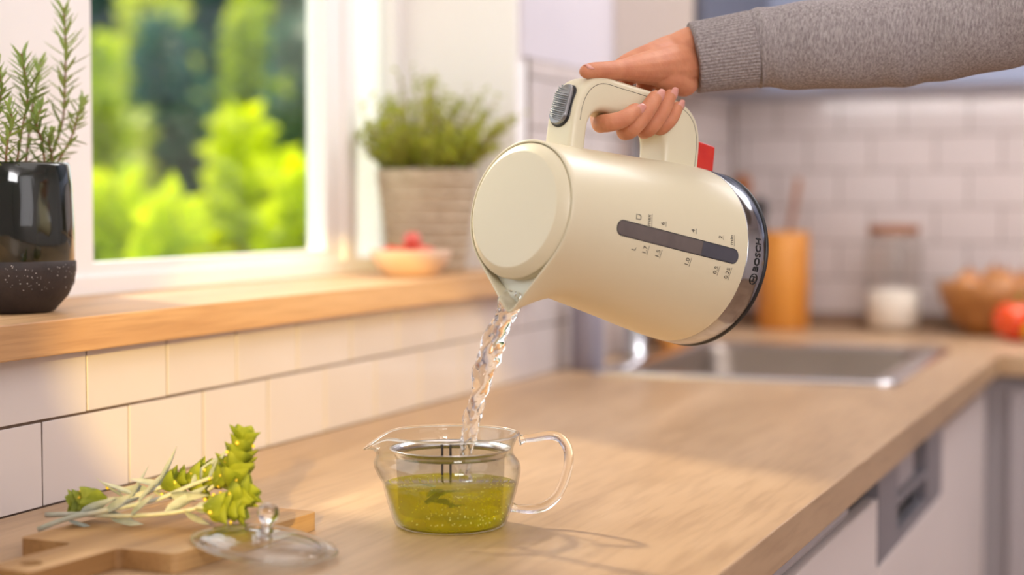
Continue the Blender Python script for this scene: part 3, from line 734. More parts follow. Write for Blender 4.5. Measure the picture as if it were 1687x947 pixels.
# strainer basket
def mesh_metal():
    m, nt, b = base_mat('strainer_mesh'); out = nt.nodes['Material Output']
    b.inputs['Metallic'].default_value = .6; b.inputs['Base Color'].default_value = lin((128, 116, 104)); b.inputs['Roughness'].default_value = .4
    tr = N(nt, 'ShaderNodeBsdfTransparent'); mx = N(nt, 'ShaderNodeMixShader'); mx.inputs[0].default_value = .30
    nt.links.new(tr.outputs[0], mx.inputs[1]); nt.links.new(b.outputs[0], mx.inputs[2]); nt.links.new(mx.outputs[0], out.inputs[0]); return m
M['mesh'] = mesh_metal()
st = lathe('strainer', [(.0478, .0665), (.0474, .05), (.0466, .03), (.0455, .0145), (.0445, .0125), (.02, .0118), (0, .0118)], M['mesh'], tp, 64)
lathe('strainer_rim', [(.0482, .0620), (.0488, .0660), (.0520, .0690), (.0535, .0698), (.0537, .0690), (.0522, .0680), (.0494, .0650), (.0488, .0620), (.0482, .0620)], M['steel'], st, 72)
for a in (.0, .16):
    ang = math.radians(92) + a
    vv, ff = tube_geo([(Vector((.0470 * math.cos(ang), .0470 * math.sin(ang), z)), .0011) for z in (.066, .055, .045, .034)], 6); obj('strainer_wire', vv, ff, M['dark'], st)
# tea
def tea_mat():
    m, nt, b = base_mat('green_tea'); nt.nodes.remove(b); out = nt.nodes['Material Output']
    tr = N(nt, 'ShaderNodeBsdfTransparent'); tr.inputs[0].default_value = (.94, .91, .06, 1)
    df = N(nt, 'ShaderNodeBsdfDiffuse'); tl = N(nt, 'ShaderNodeBsdfTranslucent')
    tc = N(nt, 'ShaderNodeTexCoord'); no = N(nt, 'ShaderNodeTexNoise'); no.inputs['Scale'].default_value = 60; no.inputs['Detail'].default_value = 4; nt.links.new(tc.outputs['Object'], no.inputs['Vector'])
    cr = N(nt, 'ShaderNodeValToRGB'); cr.color_ramp.elements[0].color = lin((196, 192, 0)); cr.color_ramp.elements[1].color = lin((224, 218, 8)); cr.color_ramp.elements[0].position = .35; cr.color_ramp.elements[1].position = .65
    nt.links.new(no.outputs['Fac'], cr.inputs[0])
    for s_ in (df, tl): nt.links.new(cr.outputs[0], s_.inputs[0])
    m1 = N(nt, 'ShaderNodeMixShader'); m1.inputs[0].default_value = .6; nt.links.new(df.outputs[0], m1.inputs[1]); nt.links.new(tl.outputs[0], m1.inputs[2])
    m2 = N(nt, 'ShaderNodeMixShader'); m2.inputs[0].default_value = .33; nt.links.new(tr.outputs[0], m2.inputs[1]); nt.links.new(m1.outputs[0], m2.inputs[2])
    gl = N(nt, 'ShaderNodeBsdfGlossy'); gl.inputs['Roughness'].default_value = .03; fr = schlick(nt, .02)
    m3 = N(nt, 'ShaderNodeMixShader'); nt.links.new(fr.outputs[0], m3.inputs[0]); nt.links.new(m2.outputs[0], m3.inputs[1]); nt.links.new(gl.outputs[0], m3.inputs[2])
    nt.links.new(m3.outputs[0], out.inputs[0]); return m
M['tea'] = tea_mat()
LV = .0380
tprof = [(0, .0024)] + [(r - .0003, z) for r, z in pin if .002 < z < LV and r > .03] + [(.0583, LV), (.0, LV)]
tea = tag(lathe('green_tea', tprof, M['tea'], None, 96), 'yellow green tea filling the lower half of the glass teapot', 'tea')
tea.location = tp.location
bm = bmesh.new()
for k in range(170):
    a = random.uniform(0, 2 * math.pi); dp = random.random()
    if k < 50: r = random.uniform(.035, .0575); z = LV
    else: z = random.uniform(.008, LV - .001); r = (.0492 + (z) / LV * .0085) - .0007; a = -math.pi / 2 + random.gauss(.2, .5) + 0
    s = random.choice((.0004, .0005, .0006, .0008))
    bmesh.ops.create_icosphere(bm, subdivisions=1, radius=s, matrix=Matrix.Translation((r * math.cos(a), r * math.sin(a), z)))
me = bpy.data.meshes.new('bubbles'); bm.to_mesh(me); bm.free(); me.materials.append(mat('bubble', (232, 226, 110), .15, (240, 236, 150), (9, 9, 9)))
bo = bpy.data.objects.new('bubbles', me); COL.objects.link(bo); bo.location = tp.location; bo.rotation_euler.z = tp.rotation_euler.z; tag(bo, 'tiny air bubbles rising in the green tea', 'bubbles', kind='stuff')
def leaf_mesh(ln, wd, curl=.2, cup=.3, n=7, tip=1.0):
    vs_, fs_ = [], []
    for j in range(n + 1):
        t = j / n; ww = wd * (math.sin(math.pi * min(1, t * .93 + .07) ** (.75 * tip)) ** .9 if 0 < t < 1 else (.12 if t == 0 else 0.02))
        for i in (-1, -.5, 0, .5, 1): vs_.append(Vector((ln * t, i * ww, curl * ln * t * t + cup * ww * abs(i) ** 1.5)))
    for j in range(n):
        for i in range(4): fs_.append((j * 5 + i, j * 5 + i + 1, (j + 1) * 5 + i + 1, (j + 1) * 5 + i))
    return vs_, fs_
for k in range(7):
    lv, lf = leaf_mesh(random.uniform(.018, .030), .006, random.uniform(-.2, .3)); o_ = obj('tea_leaf', lv, lf, M['bract'])
    o_.matrix_world = Matrix.Translation(Vector(tp.location) + Vector((random.uniform(-.02, .008), random.uniform(-.02, .012), .018 + .0025 * k))) @ Matrix.Rotation(random.uniform(0, 6.3), 4, 'Z') @ Matrix.Rotation(random.uniform(-.4, .4), 4, 'X')
    tag(o_, 'green herb leaf steeping in the tea inside the strainer', 'leaf', 'leaves steeping in the teapot')

# water stream
def kw(p): return KW @ Vector(p)
lip = kw((.0885, -.0035, .2405))
SP = [kw((.070, -.002, .2385)), kw((.082, -.003, .2405)), lip] + [at(*q) for q in ((819, 548, 1.513), (806, 585, 1.512), (795, 622, 1.512), (785, 660, 1.512), (777, 695, 1.513), (772, 722, 1.514), (768, 752, 1.516), (766, 792, 1.52))]
SPR = [.006, .0080, .0086, .0092, .0088, .0082, .0074, .0066, .0060, .0056, .0052]
c_ = catmull(SP, 14); rs_ = catmull([(r, 0, 0) for r in SPR], 14)
def wob(i, a):
    x = i / 14
    return 1 + .16 * math.sin(2 * a + x * 1.9) + .10 * math.sin(3 * a - x * 3.1 + 1) + .07 * math.sin(5 * a + x * 6.3) + .05 * math.sin(x * 4.1 + 2 * a) + .05 * math.sin(x * 6.5 + 4 * a + 1.5 * math.sin(x * 3)) + .03 * math.sin(x * 11 - 6 * a)
v, f = tube_geo([(p, r[0]) for p, r in zip(c_, rs_)], 40, .62, True, right, wob)
ws = obj('water_stream', v, f, M['water']); recalc(ws); tag(ws, 'clear stream of hot water pouring from the kettle into the teapot', 'water')

# teapot lid leaning on the board
pa, pb = Vector((.3690, 1.2445, .9032)), Vector((.2552, 1.2160, .9175)); ctr = (pa + pb) / 2; dx = (pa - pb).normalized(); nz = (Vector((0, 0, 1)) - dx * dx.z).normalized(); dy = nz.cross(dx)
LMW = Matrix(((dx.x, dy.x, nz.x, ctr.x), (dx.y, dy.y, nz.y, ctr.y), (dx.z, dy.z, nz.z, ctr.z), (0, 0, 0, 1)))
gl = thing('teapot_lid', 'clear glass teapot lid with ball knob leaning on the wooden board', 'lid', mw=LMW)
dome = [(.0575, .0006), (.0588, .0018), (.0578, .0034), (.052, .0056), (.044, .0084), (.034, .0112), (.022, .0130), (.012, .0134), (0, .0134)]
under = [(0, .0106), (.012, .0102), (.026, .0084), (.038, .0058), (.0455, .0036), (.0470, -.0030), (.0488, -.0036), (.0496, .0010), (.0575, .0006)]
lathe('plate', dome + under, M['lidglass'], gl, 96)
lathe('edge_bead', [(.0580 + .0014 * math.cos(k / 8 * 2 * math.pi), .0020 + .0014 * math.sin(k / 8 * 2 * math.pi)) for k in range(9)], M['rod'], gl, 96)
lathe('flange', [(.0455, .0036), (.0470, -.0030), (.0488, -.0036), (.0496, .0010), (.0496, .0040), (.0455, .0036)], M['rod'], gl, 96)
lathe('knob', [(0, .0128), (.0062, .0130), (.0048, .0160), (.0042, .0188), (.0058, .0208), (.0082, .0240), (.0090, .0275), (.0082, .0312), (.0056, .0342), (0, .0356)], M['rod'], gl, 40)

# ------------------------------------------------------------------ chopping board
ua = math.radians(93); U = Vector((.075, .9972, 0)).normalized(); V = Vector((U.y, -U.x, 0))
BW = Matrix(((V.x, U.x, 0, .2005), (V.y, U.y, 0, 1.160), (0, 0, 1, .9003), (0, 0, 0, 1)))
cb = thing('chopping_board', 'thick wooden chopping board with handle lying under the herbs', 'board', mw=BW)
hw_, BL, hh, r_ = .0765, .206, .0225, .006
outl = []
def arc(cx, cy, r, a0, a1, n=5):
    for k in range(n + 1):
        a = math.radians(a0 + (a1 - a0) * k / n); outl.append((cx + r * math.cos(a), cy + r * math.sin(a)))
arc(hw_ - r_, BL - r_, r_, 0, 90); arc(-hw_ + r_, BL - r_, r_, 90, 180); arc(-hw_ + r_, r_, r_, 180, 270)
arc(-hh - r_, -r_, r_, 90, 0); arc(-hh + .008, -.100 + .008, .008, 180, 270); arc(hh - .008, -.100 + .008, .008, 270, 360); arc(hh + r_, -r_, r_, 180, 90); arc(hw_ - r_, r_, r_, 270, 360)
# outline with a hanging hole bridged in
def extrude_outline(name, outl, hole, z0, z1, m, parent):
    bm = bmesh.new()
    ov = [bm.verts.new((x, y, z1)) for x, y in outl]; hv = [bm.verts.new((x, y, z1)) for x, y in hole]
    es = [bm.edges.new((l[i], l[(i + 1) % len(l)])) for l in (ov, hv) for i in range(len(l))]
    res = bmesh.ops.triangle_fill(bm, use_beauty=True, use_dissolve=False, edges=es)
    fs_ = [g for g in res['geom'] if isinstance(g, bmesh.types.BMFace)]
    # drop faces inside the hole
    cxh = sum(x for x, y in hole) / len(hole); cyh = sum(y for x, y in hole) / len(hole); rh = math.hypot(hole[0][0] - cxh, hole[0][1] - cyh)
    dead = [f_ for f_ in fs_ if math.hypot(f_.calc_center_median().x - cxh, f_.calc_center_median().y - cyh) < rh * .9 and all(v in hv for v in f_.verts)]
    bmesh.ops.delete(bm, geom=dead, context='FACES_ONLY')
    ex = bmesh.ops.extrude_face_region(bm, geom=bm.faces[:])
    for g in ex['geom']:
        if isinstance(g, bmesh.types.BMVert): g.co.z = z0
    bmesh.ops.recalc_face_normals(bm, faces=bm.faces)
    me_ = bpy.data.meshes.new(name); bm.to_mesh(me_); bm.free(); me_.materials.append(m)
    o_ = bpy.data.objects.new(name, me_); COL.objects.link(o_); o_.parent = parent
    bv = o_.modifiers.new('b', 'BEVEL'); bv.width = .0012; bv.segments = 2; bv.limit_method = 'ANGLE'; bv.angle_limit = 1.0
    return o_
extrude_outline('board', outl, [(.0085 * math.cos(k / 20 * 2 * math.pi), -.074 + .0085 * math.sin(k / 20 * 2 * math.pi)) for k in range(20)], 0, .0158, M['board'], cb)

# ------------------------------------------------------------------ herb sprigs on the board
def frame(p, d, upn):
    d = d.normalized(); upn = (upn - d * upn.dot(d)).normalized(); sd = upn.cross(d)
    return Matrix(((d.x, sd.x, upn.x, p.x), (d.y, sd.y, upn.y, p.y), (d.z, sd.z, upn.z, p.z), (0, 0, 0, 1)))
LM = {}
def leafobj(name, key, ln, wd, m, mw, parent, curl=.2, cup=.3, tip=1.0):
    k = (key, round(ln, 3))
    if k not in LM:
        v, f = leaf_mesh(ln, wd, curl, cup, 7, tip); o_ = obj(name, v, f, m); LM[k] = o_.data; bpy.data.objects.remove(o_)
    o_ = bpy.data.objects.new(name, LM[k]); COL.objects.link(o_); o_.parent = parent; o_.matrix_local = mw; return o_
BT_ = .9165
def sprig(label, stem, leaves, clusters, r0=.0022):
    P = [at(*q) for q in stem]; root = thing('herb_sprig', label, 'herb', P[0], group='dried mountain tea sprigs on the board'); o0 = P[0]
    L_ = [p - o0 for p in P]; n = len(L_)
    st_ = tube('stem', L_, [r0 * (1 - .35 * i / n) for i in range(n)], M['sagestem'], root, 8, 5)
    c = catmull(L_, 10)
    for (t, ang, ln, wd) in leaves:
        i = min(len(c) - 2, int(t * (len(c) - 1))); p = c[i]; d = (c[i + 1] - c[i]).normalized(); nrm = Vector((0, 0, 1)); nrm = (nrm - d * nrm.dot(d)).normalized(); sd = nrm.cross(d)
        a = math.radians(ang); rad = nrm * math.cos(a) + sd * math.sin(a)
        ld = (d * .8 + rad * .55)
        if (o0 + p + ld.normalized() * ln).z < BT_: ld.z = max(ld.z, (BT_ - (o0 + p).z) / ln * ld.length + .02)
        leafobj('leaf', ('sage', ang > 0, wd), ln, wd, M['sage'], frame(p, ld, rad), root, random.choice((.12, .2)), .5)
    for (x, y, d_, dirx, diry, ln, nw, size) in clusters:
        c0 = at(x, y, d_) - o0; ax = (right * dirx - upv * diry); ax.normalize()
        s1_ = Vector((0, 0, 1)).cross(ax)
        if s1_.length < .1: s1_ = right.copy()
        s1_.normalize(); s2_ = ax.cross(s1_)
        for k in range(nw):
            t = k / max(1, nw - 1); sz = size * (1 - .35 * t)
            for q in range(5):
                a = 2 * math.pi * q / 5 + k * 1.1 + random.uniform(-.3, .3)
                rad = s1_ * math.cos(a) + s2_ * math.sin(a); p = c0 + ax * (ln * t) + rad * (size * .10)
                ld = rad * random.uniform(.6, 1.0) + ax * random.uniform(.45, .9)
                if (o0 + p + ld.normalized() * sz).z < BT_: ld.z += .6
                leafobj('bract', ('bract', k % 3), round(sz, 3), sz * .46, M['bract'], frame(p, ld, -rad + ax * .8), root, .25, .75, .9)
            for q in range(2):
                a = random.uniform(0, 6.28); rad = s1_ * math.cos(a) + s2_ * math.sin(a)
                ico('flower', random.uniform(.0014, .0021), M['flower'], root, c0 + ax * (ln * t) + rad * (size * .42), 1)
        tube('flower_axis', [c0 - ax * .006, c0 + ax * ln * .5, c0 + ax * ln], .0016, M['sagestem'], root, 6, 3)
    return root
sprig('herb sprig with tall upright bright green flower head beside the lid', [(62, 872, 1.452), (115, 853, 1.458), (190, 838, 1.463), (260, 822, 1.468), (320, 797, 1.474), (372, 778, 1.478), (388, 772, 1.478)],
      [(.15, 160, .030, .0035), (.3, -60, .036, .004), (.42, 30, .040, .0045), (.55, -110, .040, .005), (.66, 70, .044, .005), (.74, -30, .036, .004)],
      [(380, 806, 1.466, .25, -1, .040, 5, .026), (352, 800, 1.470, .7, -.6, .012, 2, .02)])
sprig('herb sprig lying lowest with broad bracts and yellow buds at the lid', [(75, 848, 1.470), (130, 847, 1.466), (200, 850, 1.461), (270, 846, 1.455), (320, 838, 1.450), (340, 832, 1.448)],
      [(.2, 60, .034, .0045), (.35, 140, .036, .004), (.45, -40, .040, .005), (.6, 60, .044, .0055), (.72, -120, .038, .005), (.8, 100, .036, .005)],
      [(334, 836, 1.446, 1, .05, .024, 4, .026), (372, 828, 1.450, .9, -.5, .016, 3, .025)])
sprig('herb sprig pointing back with round green flower head near the tiles', [(300, 792, 1.500), (265, 803, 1.497), (235, 812, 1.494), (205, 820, 1.490), (180, 822, 1.487)],
      [(.2, 40, .034, .004), (.4, -80, .038, .005), (.6, 20, .034, .004), (.75, -20, .030, .0035)],
      [(178, 822, 1.487, -1, .12, .022, 5, .0235)])
sprig('herb sprig in the middle with pointed bracts standing up', [(150, 846, 1.475), (205, 828, 1.482), (250, 808, 1.488), (275, 798, 1.492), (300, 792, 1.494)],
      [(.1, 150, .03, .004), (.3, 30, .034, .0045), (.5, -140, .04, .005), (.62, 0, .038, .0065)],
      [(266, 803, 1.490, .9, -.35, .014, 2, .022), (302, 796, 1.492, 1, -.25, .022, 3, .027)])

# ------------------------------------------------------------------ rosemary in the dark pot
RP = Vector((-.092, 1.442, SZ))
rs_t = thing('potted_rosemary', 'rosemary plant in a glossy dark green glazed pot on the sill', 'plant', RP)
def pmod(j, a, r, z): return r * (1 + .012 * math.sin(3 * a + 1) + .006 * math.sin(7 * a)), z
lathe('pot', [(.0615, .046), (.0645, .050), (.0640, .09), (.0625, .125), (.0605, .1445), (.0590, .1475), (.0570, .1465), (.0565, .135), (.0565, .120)], M['glaze'], rs_t, 96, mod=pmod)
pb_ = lathe('pot_base', [(0, .0), (.040, .0), (.0445, .002), (.0575, .0165), (.0635, .029), (.0655, .042), (.0655, .050), (.0640, .052)], M['potbase'], rs_t, 96, mod=pmod)
bm = bmesh.new()
for k in range(150):
    a = random.uniform(-2.6, .6); z = random.uniform(.024, .048); r = lerp_tab(z, [.0165, .029, .042, .05], [.0575, .0635, .0655, .0655]) * (1 + .012 * math.sin(3 * a + 1) + .006 * math.sin(7 * a))
    bmesh.ops.create_icosphere(bm, subdivisions=1, radius=random.choice((.0003, .0004, .0006)), matrix=Matrix.Translation((r * math.cos(a), r * math.sin(a), z)))
me = bpy.data.meshes.new('specks'); bm.to_mesh(me); bm.free(); me.materials.append(M['speck']); o_ = bpy.data.objects.new('specks', me); COL.objects.link(o_); o_.parent = pb_; o_['kind'] = 'stuff'
lathe('soil', [(0, .136), (.03, .135), (.057, .132)], M['soil'], rs_t, 40)
def needles(name, path, n, ln, parent, m1, m2, tipfrac=.7, wd=.0019):
    vs1, fs1, mi = [], [], []
    c = catmull(path, 24)
    for k in range(n):
        t = (k + .5) / n; i = min(len(c) - 2, int(t * (len(c) - 1))); p = c[i]; d = (c[i + 1] - c[i]).normalized()
        ref = Vector((1, .2, 0)); s1_ = (ref - d * ref.dot(d)).normalized(); s2_ = d.cross(s1_)
        for q in range(2):
            a = k * 1.35 + q * math.pi + random.uniform(-.4, .4); rad = s1_ * math.cos(a) + s2_ * math.sin(a)
            up_ = .35 + .9 * t ** 2 + random.uniform(-.2, .3); ld = (d * up_ + rad).normalized(); l_ = ln * random.uniform(.7, 1.15) * (1 - .45 * t ** 4)
            sd = ld.cross(rad); sd = sd.normalized() if sd.length > .01 else s1_; nn_ = sd.cross(ld); crv = random.uniform(-.12, .22)
            b = len(vs1)
            for j, (tt, ww) in enumerate(((0, .5), (.3, 1), (.7, .9), (1, .12))):
                pc = p + ld * (l_ * tt) + d * (crv * l_ * tt * tt)
                vs1 += [pc - sd * (wd * ww), pc + nn_ * (wd * .45 * ww), pc + sd * (wd * ww)]
            for j in range(3):
                for z_ in range(2): fs1.append((b + j * 3 + z_, b + j * 3 + z_ + 1, b + j * 3 + z_ + 4, b + j * 3 + z_ + 3)); mi.append(1 if t > tipfrac else 0)
    o_ = obj(name, vs1, fs1, m1, parent); o_.data.materials.append(m2)
    for pp, x in zip(o_.data.polygons, mi): pp.material_index = x
    o_['kind'] = 'stuff'; return o_
for pts, n, ln in (
    ([(98, 268, -.085), (101, 210, -.085), (107, 140, -.085), (108, 70, -.085), (105, 12, -.085)], 32, .029),
    ([(24, 268, -.08), (36, 215, -.08), (46, 160, -.08), (42, 125, -.08), (35, 88, -.08)], 32, .027),
    ([(40, 268, -.1), (50, 200, -.1), (58, 150, -.1), (67, 100, -.1)], 26, .024),
    ([(-10, 268, -.09), (-6, 200, -.09), (2, 150, -.09), (-6, 95, -.09)], 30, .019),
    ([(112, 268, -.07), (118, 225, -.07), (128, 190, -.07), (138, 160, -.07)], 18, .017),
    ([(75, 268, -.06), (70, 235, -.06), (60, 205, -.06), (70, 170, -.06)], 20, .018),
    ([(8, 268, -.06), (12, 235, -.06), (20, 205, -.06), (14, 170, -.06)], 22, .018),
    ([(90, 268, -.06), (84, 250, -.06), (80, 232, -.06), (84, 215, -.06)], 14, .016),
    ([(-30, 268, -.1), (-40, 200, -.1), (-30, 150, -.1), (-34, 80, -.1)], 30, .019),
    ([(-70, 268, -.09), (-80, 210, -.09), (-86, 150, -.09)], 26, .019)):
    P = [onx(*q) - RP for q in pts]; P[0].z = .133
    for p in P[:1]:
        rr = math.hypot(p.x, p.y)
        if rr > .05: p.x *= .05 / rr; p.y *= .05 / rr
    s_ = tube('stem', P, [.0016] + [.0011] * (len(P) - 1), M['stemw'], rs_t, 6, 5)
    needles('needles', P, n, ln, s_, M['rosemary'], M['rosetip'])

# ------------------------------------------------------------------ potted herb by the far reveal
HP = Vector((-.102, 2.485, SZ))
hb = thing('potted_herb', 'bushy green herb in a grey brown woven pot on the sill', 'plant', HP)
lathe('pot', [(0, 0), (.054, 0), (.057, .004), (.078, .150), (.080, .156), (.076, .158), (.074, .150), (.070, .135)], M['weave'], hb, 64)
for z in (.012, .03, .048, .066, .084, .102, .12, .138): 
    r = .0572 + (z / .15) * .021
    vv, ff = tube_geo([(Vector(((r) * math.cos(a / 32 * 2 * math.pi), r * math.sin(a / 32 * 2 * math.pi), z)), .0028) for a in range(33)], 6, cap=False); obj('woven_band', vv, ff, M['weave'], hb)
lathe('soil', [(0, .142), (.073, .138)], M['soil'], hb, 32)
vs, fs, sv, sf = [], [], [], []
for k in range(190):
    a = random.uniform(0, 6.283); sp_ = random.random() ** .6; lean = sp_ * 1.0; h = random.uniform(.08, .185) * (1 - .25 * sp_)
    p0 = Vector((math.cos(a) * .05 * sp_, math.sin(a) * .05 * sp_, .14)); d = Vector((math.cos(a) * lean, math.sin(a) * lean, 1)).normalized()
    p1 = p0 + d * h * .55; p2 = p0 + d * h + Vector((random.uniform(-.015, .015), random.uniform(-.015, .015), random.uniform(-.02, .005)))
    for q in (p1, p2):
        if q.x + HP.x < -.19: q.x = -.19 - HP.x + random.uniform(0, .01)
        if q.y + HP.y > 2.60: q.y = 2.60 - HP.y - random.uniform(0, .02)
    b = len(sv); v_, f_ = tube_geo([(p0, .0008), (p1, .0007), (p2, .0004)], 4); sv += v_; sf += [tuple(b + i for i in q) for q in f_]
    for j in range(26):
        t = random.uniform(.25, 1.05); p = p0.lerp(p1, t * 2) if t < .5 else p1.lerp(p2, t * 2 - 1)
        ld = Vector((random.gauss(0, 1), random.gauss(0, 1), random.gauss(.3, .8))).normalized(); sd = ld.cross(Vector((random.gauss(0, 1), random.gauss(0, 1), random.gauss(0, 1)))).normalized(); l_ = random.uniform(.006, .012); b = len(vs)
        vs += [p, p + ld * l_ * .5 + sd * l_ * .28, p + ld * l_, p + ld * l_ * .5 - sd * l_ * .28]; fs.append((b, b + 1, b + 2, b + 3))
o_ = obj('stems', sv, sf, M['stemw'], hb); o_['kind'] = 'stuff'; o_ = obj('foliage', vs, fs, M['thyme'], hb); o_['kind'] = 'stuff'
# bowl with red fruit
FB = Vector((-.062, 2.335, SZ))
fbw = tag(lathe('bowl', [(0, 0), (.034, 0), (.038, .003), (.050, .014), (.057, .027), (.0595, .038), (.058, .039), (.0555, .036), (.050, .020), (.038, .009), (0, .007)], M['bowl'], None, 48), 'pale shallow bowl of red fruit in front of the woven pot', 'bowl'); fbw.location = FB
for i, (x, y, z, r, k, lb) in enumerate(((-.026, -.012, .030, .0165, 'tomato', 'red cherry tomato at the window side of the bowl'), (-.002, -.024, .030, .016, 'tomato', 'red cherry tomato in the middle of the bowl front'), (.012, .004, .032, .017, 'pinkfruit', 'pinkish red tomato at the centre of the bowl'), (.030, -.010, .031, .015, 'pinkfruit', 'pale pink tomato at the room side of the bowl'), (-.008, .022, .032, .016, 'tomato', 'red cherry tomato at the back of the bowl'), (.004, -.004, .053, .0135, 'pinkfruit', 'small pink tomato on top of the heap in the bowl'))):
    o_ = ico('cherry_tomato', r, M[k], None, (0, 0, 0), 3, (1, 1, .92)); o_.location = FB + Vector((x, y, z)); tag(o_, lb, 'tomato', 'tomatoes in the sill bowl')
    st2 = tube('stalk', [(0, 0, r * .9), (.001, .001, r * 1.15)], .0009, M['rosemary'], o_, 5, 2)

# ------------------------------------------------------------------ back counter
UH = onz(1287, 536, .9); UH.y = min(UH.y, 3.90); UH = Vector((UH.x + .027, 3.88, .9))
uh = tag(lathe('utensil_holder', [(0, 0), (.056, 0), (.058, .003), (.058, .214), (.056, .217), (.051, .217), (.050, .212), (.050, .010), (0, .008)], M['bamboo'], None, 48), 'round bamboo utensil holder standing by the tiled back wall', 'holder'); uh.location = UH
def utensil(label, base, top, head, m, cat='spoon', nm='wooden_spoon'):
    t_ = thing(nm, label, cat, UH + Vector(base), group='cooking utensils in the bamboo holder')
    d = Vector(top) - Vector(base); tube('shaft', [(0, 0, 0), tuple(d * .5), tuple(d)], [.006, .006, .0065], m, t_, 8, 3)
    if head: ico('head', 1, m, t_, tuple(d + d.normalized() * head[2] * .8), 2, head)
    return t_
utensil('wooden spatula handle leaning towards the flour jar', (-.02, .0, .01), (.035, -.01, .335), None, M['spoon'], 'spatula', 'wooden_spatula')
utensil('wooden spoon with rounded head leaning to the sink side', (.02, .01, .01), (-.080, -.02, .295), (.022, .009, .03), M['spoon'])
utensil('black plastic spoon rising beside the wooden spoon', (.01, -.02, .01), (-.045, -.02, .245), (.02, .009, .028), M['black'], 'spoon', 'plastic_spoon')
JP = onz(1470, 534, .9); JP = Vector((JP.x + .035, 3.905, .9))
jr = thing('storage_jar', 'glass storage jar with wooden lid half full of white flour', 'jar', JP)
lathe('glass_body', [(0, .001), (.052, .001), (.058, .005), (.060, .012), (.060, .19), (.054, .205), (.051, .212), (.0495, .212), (.052, .203), (.0575, .188), (.0575, .014), (.05, .006), (0, .006)], M['jarglass'], jr, 48)
lathe('contents', [(0, .0065), (.049, .0065), (.056, .014), (.0565, .088), (.03, .092), (0, .09)], M['flour'], jr, 48)
lathe('lid', [(0, .213), (.054, .213), (.0555, .215), (.0555, .230), (.054, .232), (0, .232)], M['lidwood'], jr, 48)
BP = Vector((.600, 3.862, .9))
bwl = tag(lathe('bowl', [(0, 0), (.05, 0), (.056, .004), (.085, .034), (.107, .075), (.114, .110), (.111, .112), (.101, .066), (.080, .034), (.05, .012), (0, .009)], M['wicker'], None, 56), 'brown wooden bowl of onions beside the orange pepper', 'bowl'); bwl.location = BP
for i, (x, y, z, r, lb) in enumerate(((-.045, -.03, .098, .038, 'brown onion at the jar side of the wooden bowl'), (.030, -.042, .100, .037, 'brown onion at the front of the wooden bowl behind the pepper'), (.0, .04, .102, .038, 'brown onion at the tile side of the wooden bowl'), (.060, .02, .098, .034, 'brown onion at the far rim of the wooden bowl'))):
    o_ = ico('onion', r, M['onion'], None, (0, 0, 0), 3, (1, 1, .9), lambda c: Vector((c.x, c.y, c.z + (.28 * max(0, c.z) ** 8)))); o_.location = BP + Vector((x, y, z)); tag(o_, lb, 'onion', 'onions in the wooden bowl')
    tube('dry_neck', [(0, 0, r * .95), (.002, 0, r * 1.25), (.004, .002, r * 1.45)], [.005, .003, .001], M['spoon'], o_, 6, 3)
PPp = Vector((.668, 3.70, .9))
pp = thing('bell_pepper', 'orange red bell pepper lying in front of the onion bowl', 'pepper', PPp)
ico('flesh', .044, M['pepper'], pp, (0, 0, .043), 4, (1.05, .95, .98), lambda c: c * (1 + .07 * math.cos(4 * math.atan2(c.y, c.x)) * (1 - c.z ** 2)) - Vector((0, 0, .18 * max(0, c.z) ** 6)))
tube('stalk', [(0, 0, .076), (.003, 0, .088), (.010, .002, .096)], [.005, .004, .0045], M['rosemary'], pp, 8, 3)
o_ = tag(ico('lemon', .026, M['lime'], None, (0, 0, 0), 3, (1.25, 1, 1), lambda c: Vector((c.x + .22 * abs(c.x) ** 8 * (1 if c.x > 0 else -1), c.y, c.z))), 'yellow lemon on the worktop in front of the pepper', 'lemon'); o_.location = (.722, 3.615, .9262)
# grey soap dispenser and standing board near the sink
SD = Vector((.045, 2.82, .9)); sd_ = thing('soap_dispenser', 'grey ceramic soap dispenser by the tiles near the sink', 'dispenser', SD)
lathe('bottle', [(0, 0), (.026, 0), (.028, .003), (.028, .135), (.020, .150), (.011, .156), (0, .156)], M['soapgrey'], sd_, 32)
lathe('pump', [(0, .155), (.010, .155), (.010, .170), (.004, .172), (.004, .19), (0, .19)], M['chrome'], sd_, 20)
tube('nozzle', [(0, 0, .19), (.015, -.008, .193), (.035, -.018, .185)], [.005, .004, .003], M['chrome'], sd_, 8, 3)
ST = thing('bamboo_board', 'orange bamboo cutting board standing against the tiles in the corner', 'board', (.006, 3.34, .9), math.radians(0))
b_ = extrude_outline('panel', [(-.075, 0), (.075, 0), (.09, .015), (.09, .425), (.075, .44), (-.075, .44), (-.09, .425), (-.09, .015)], [(.012 * math.cos(k / 12 * 2 * math.pi), .41 + .012 * math.sin(k / 12 * 2 * math.pi)) for k in range(12)], 0, .018, M['bamboo'], ST)
b_.matrix_local = Matrix.Translation((.040, 0, .0027)) @ Matrix.Rotation(math.radians(-5), 4, 'Y') @ Matrix(((0, 0, 1, 0), (1, 0, 0, 0), (0, 1, 0, 0), (0, 0, 0, 1)))

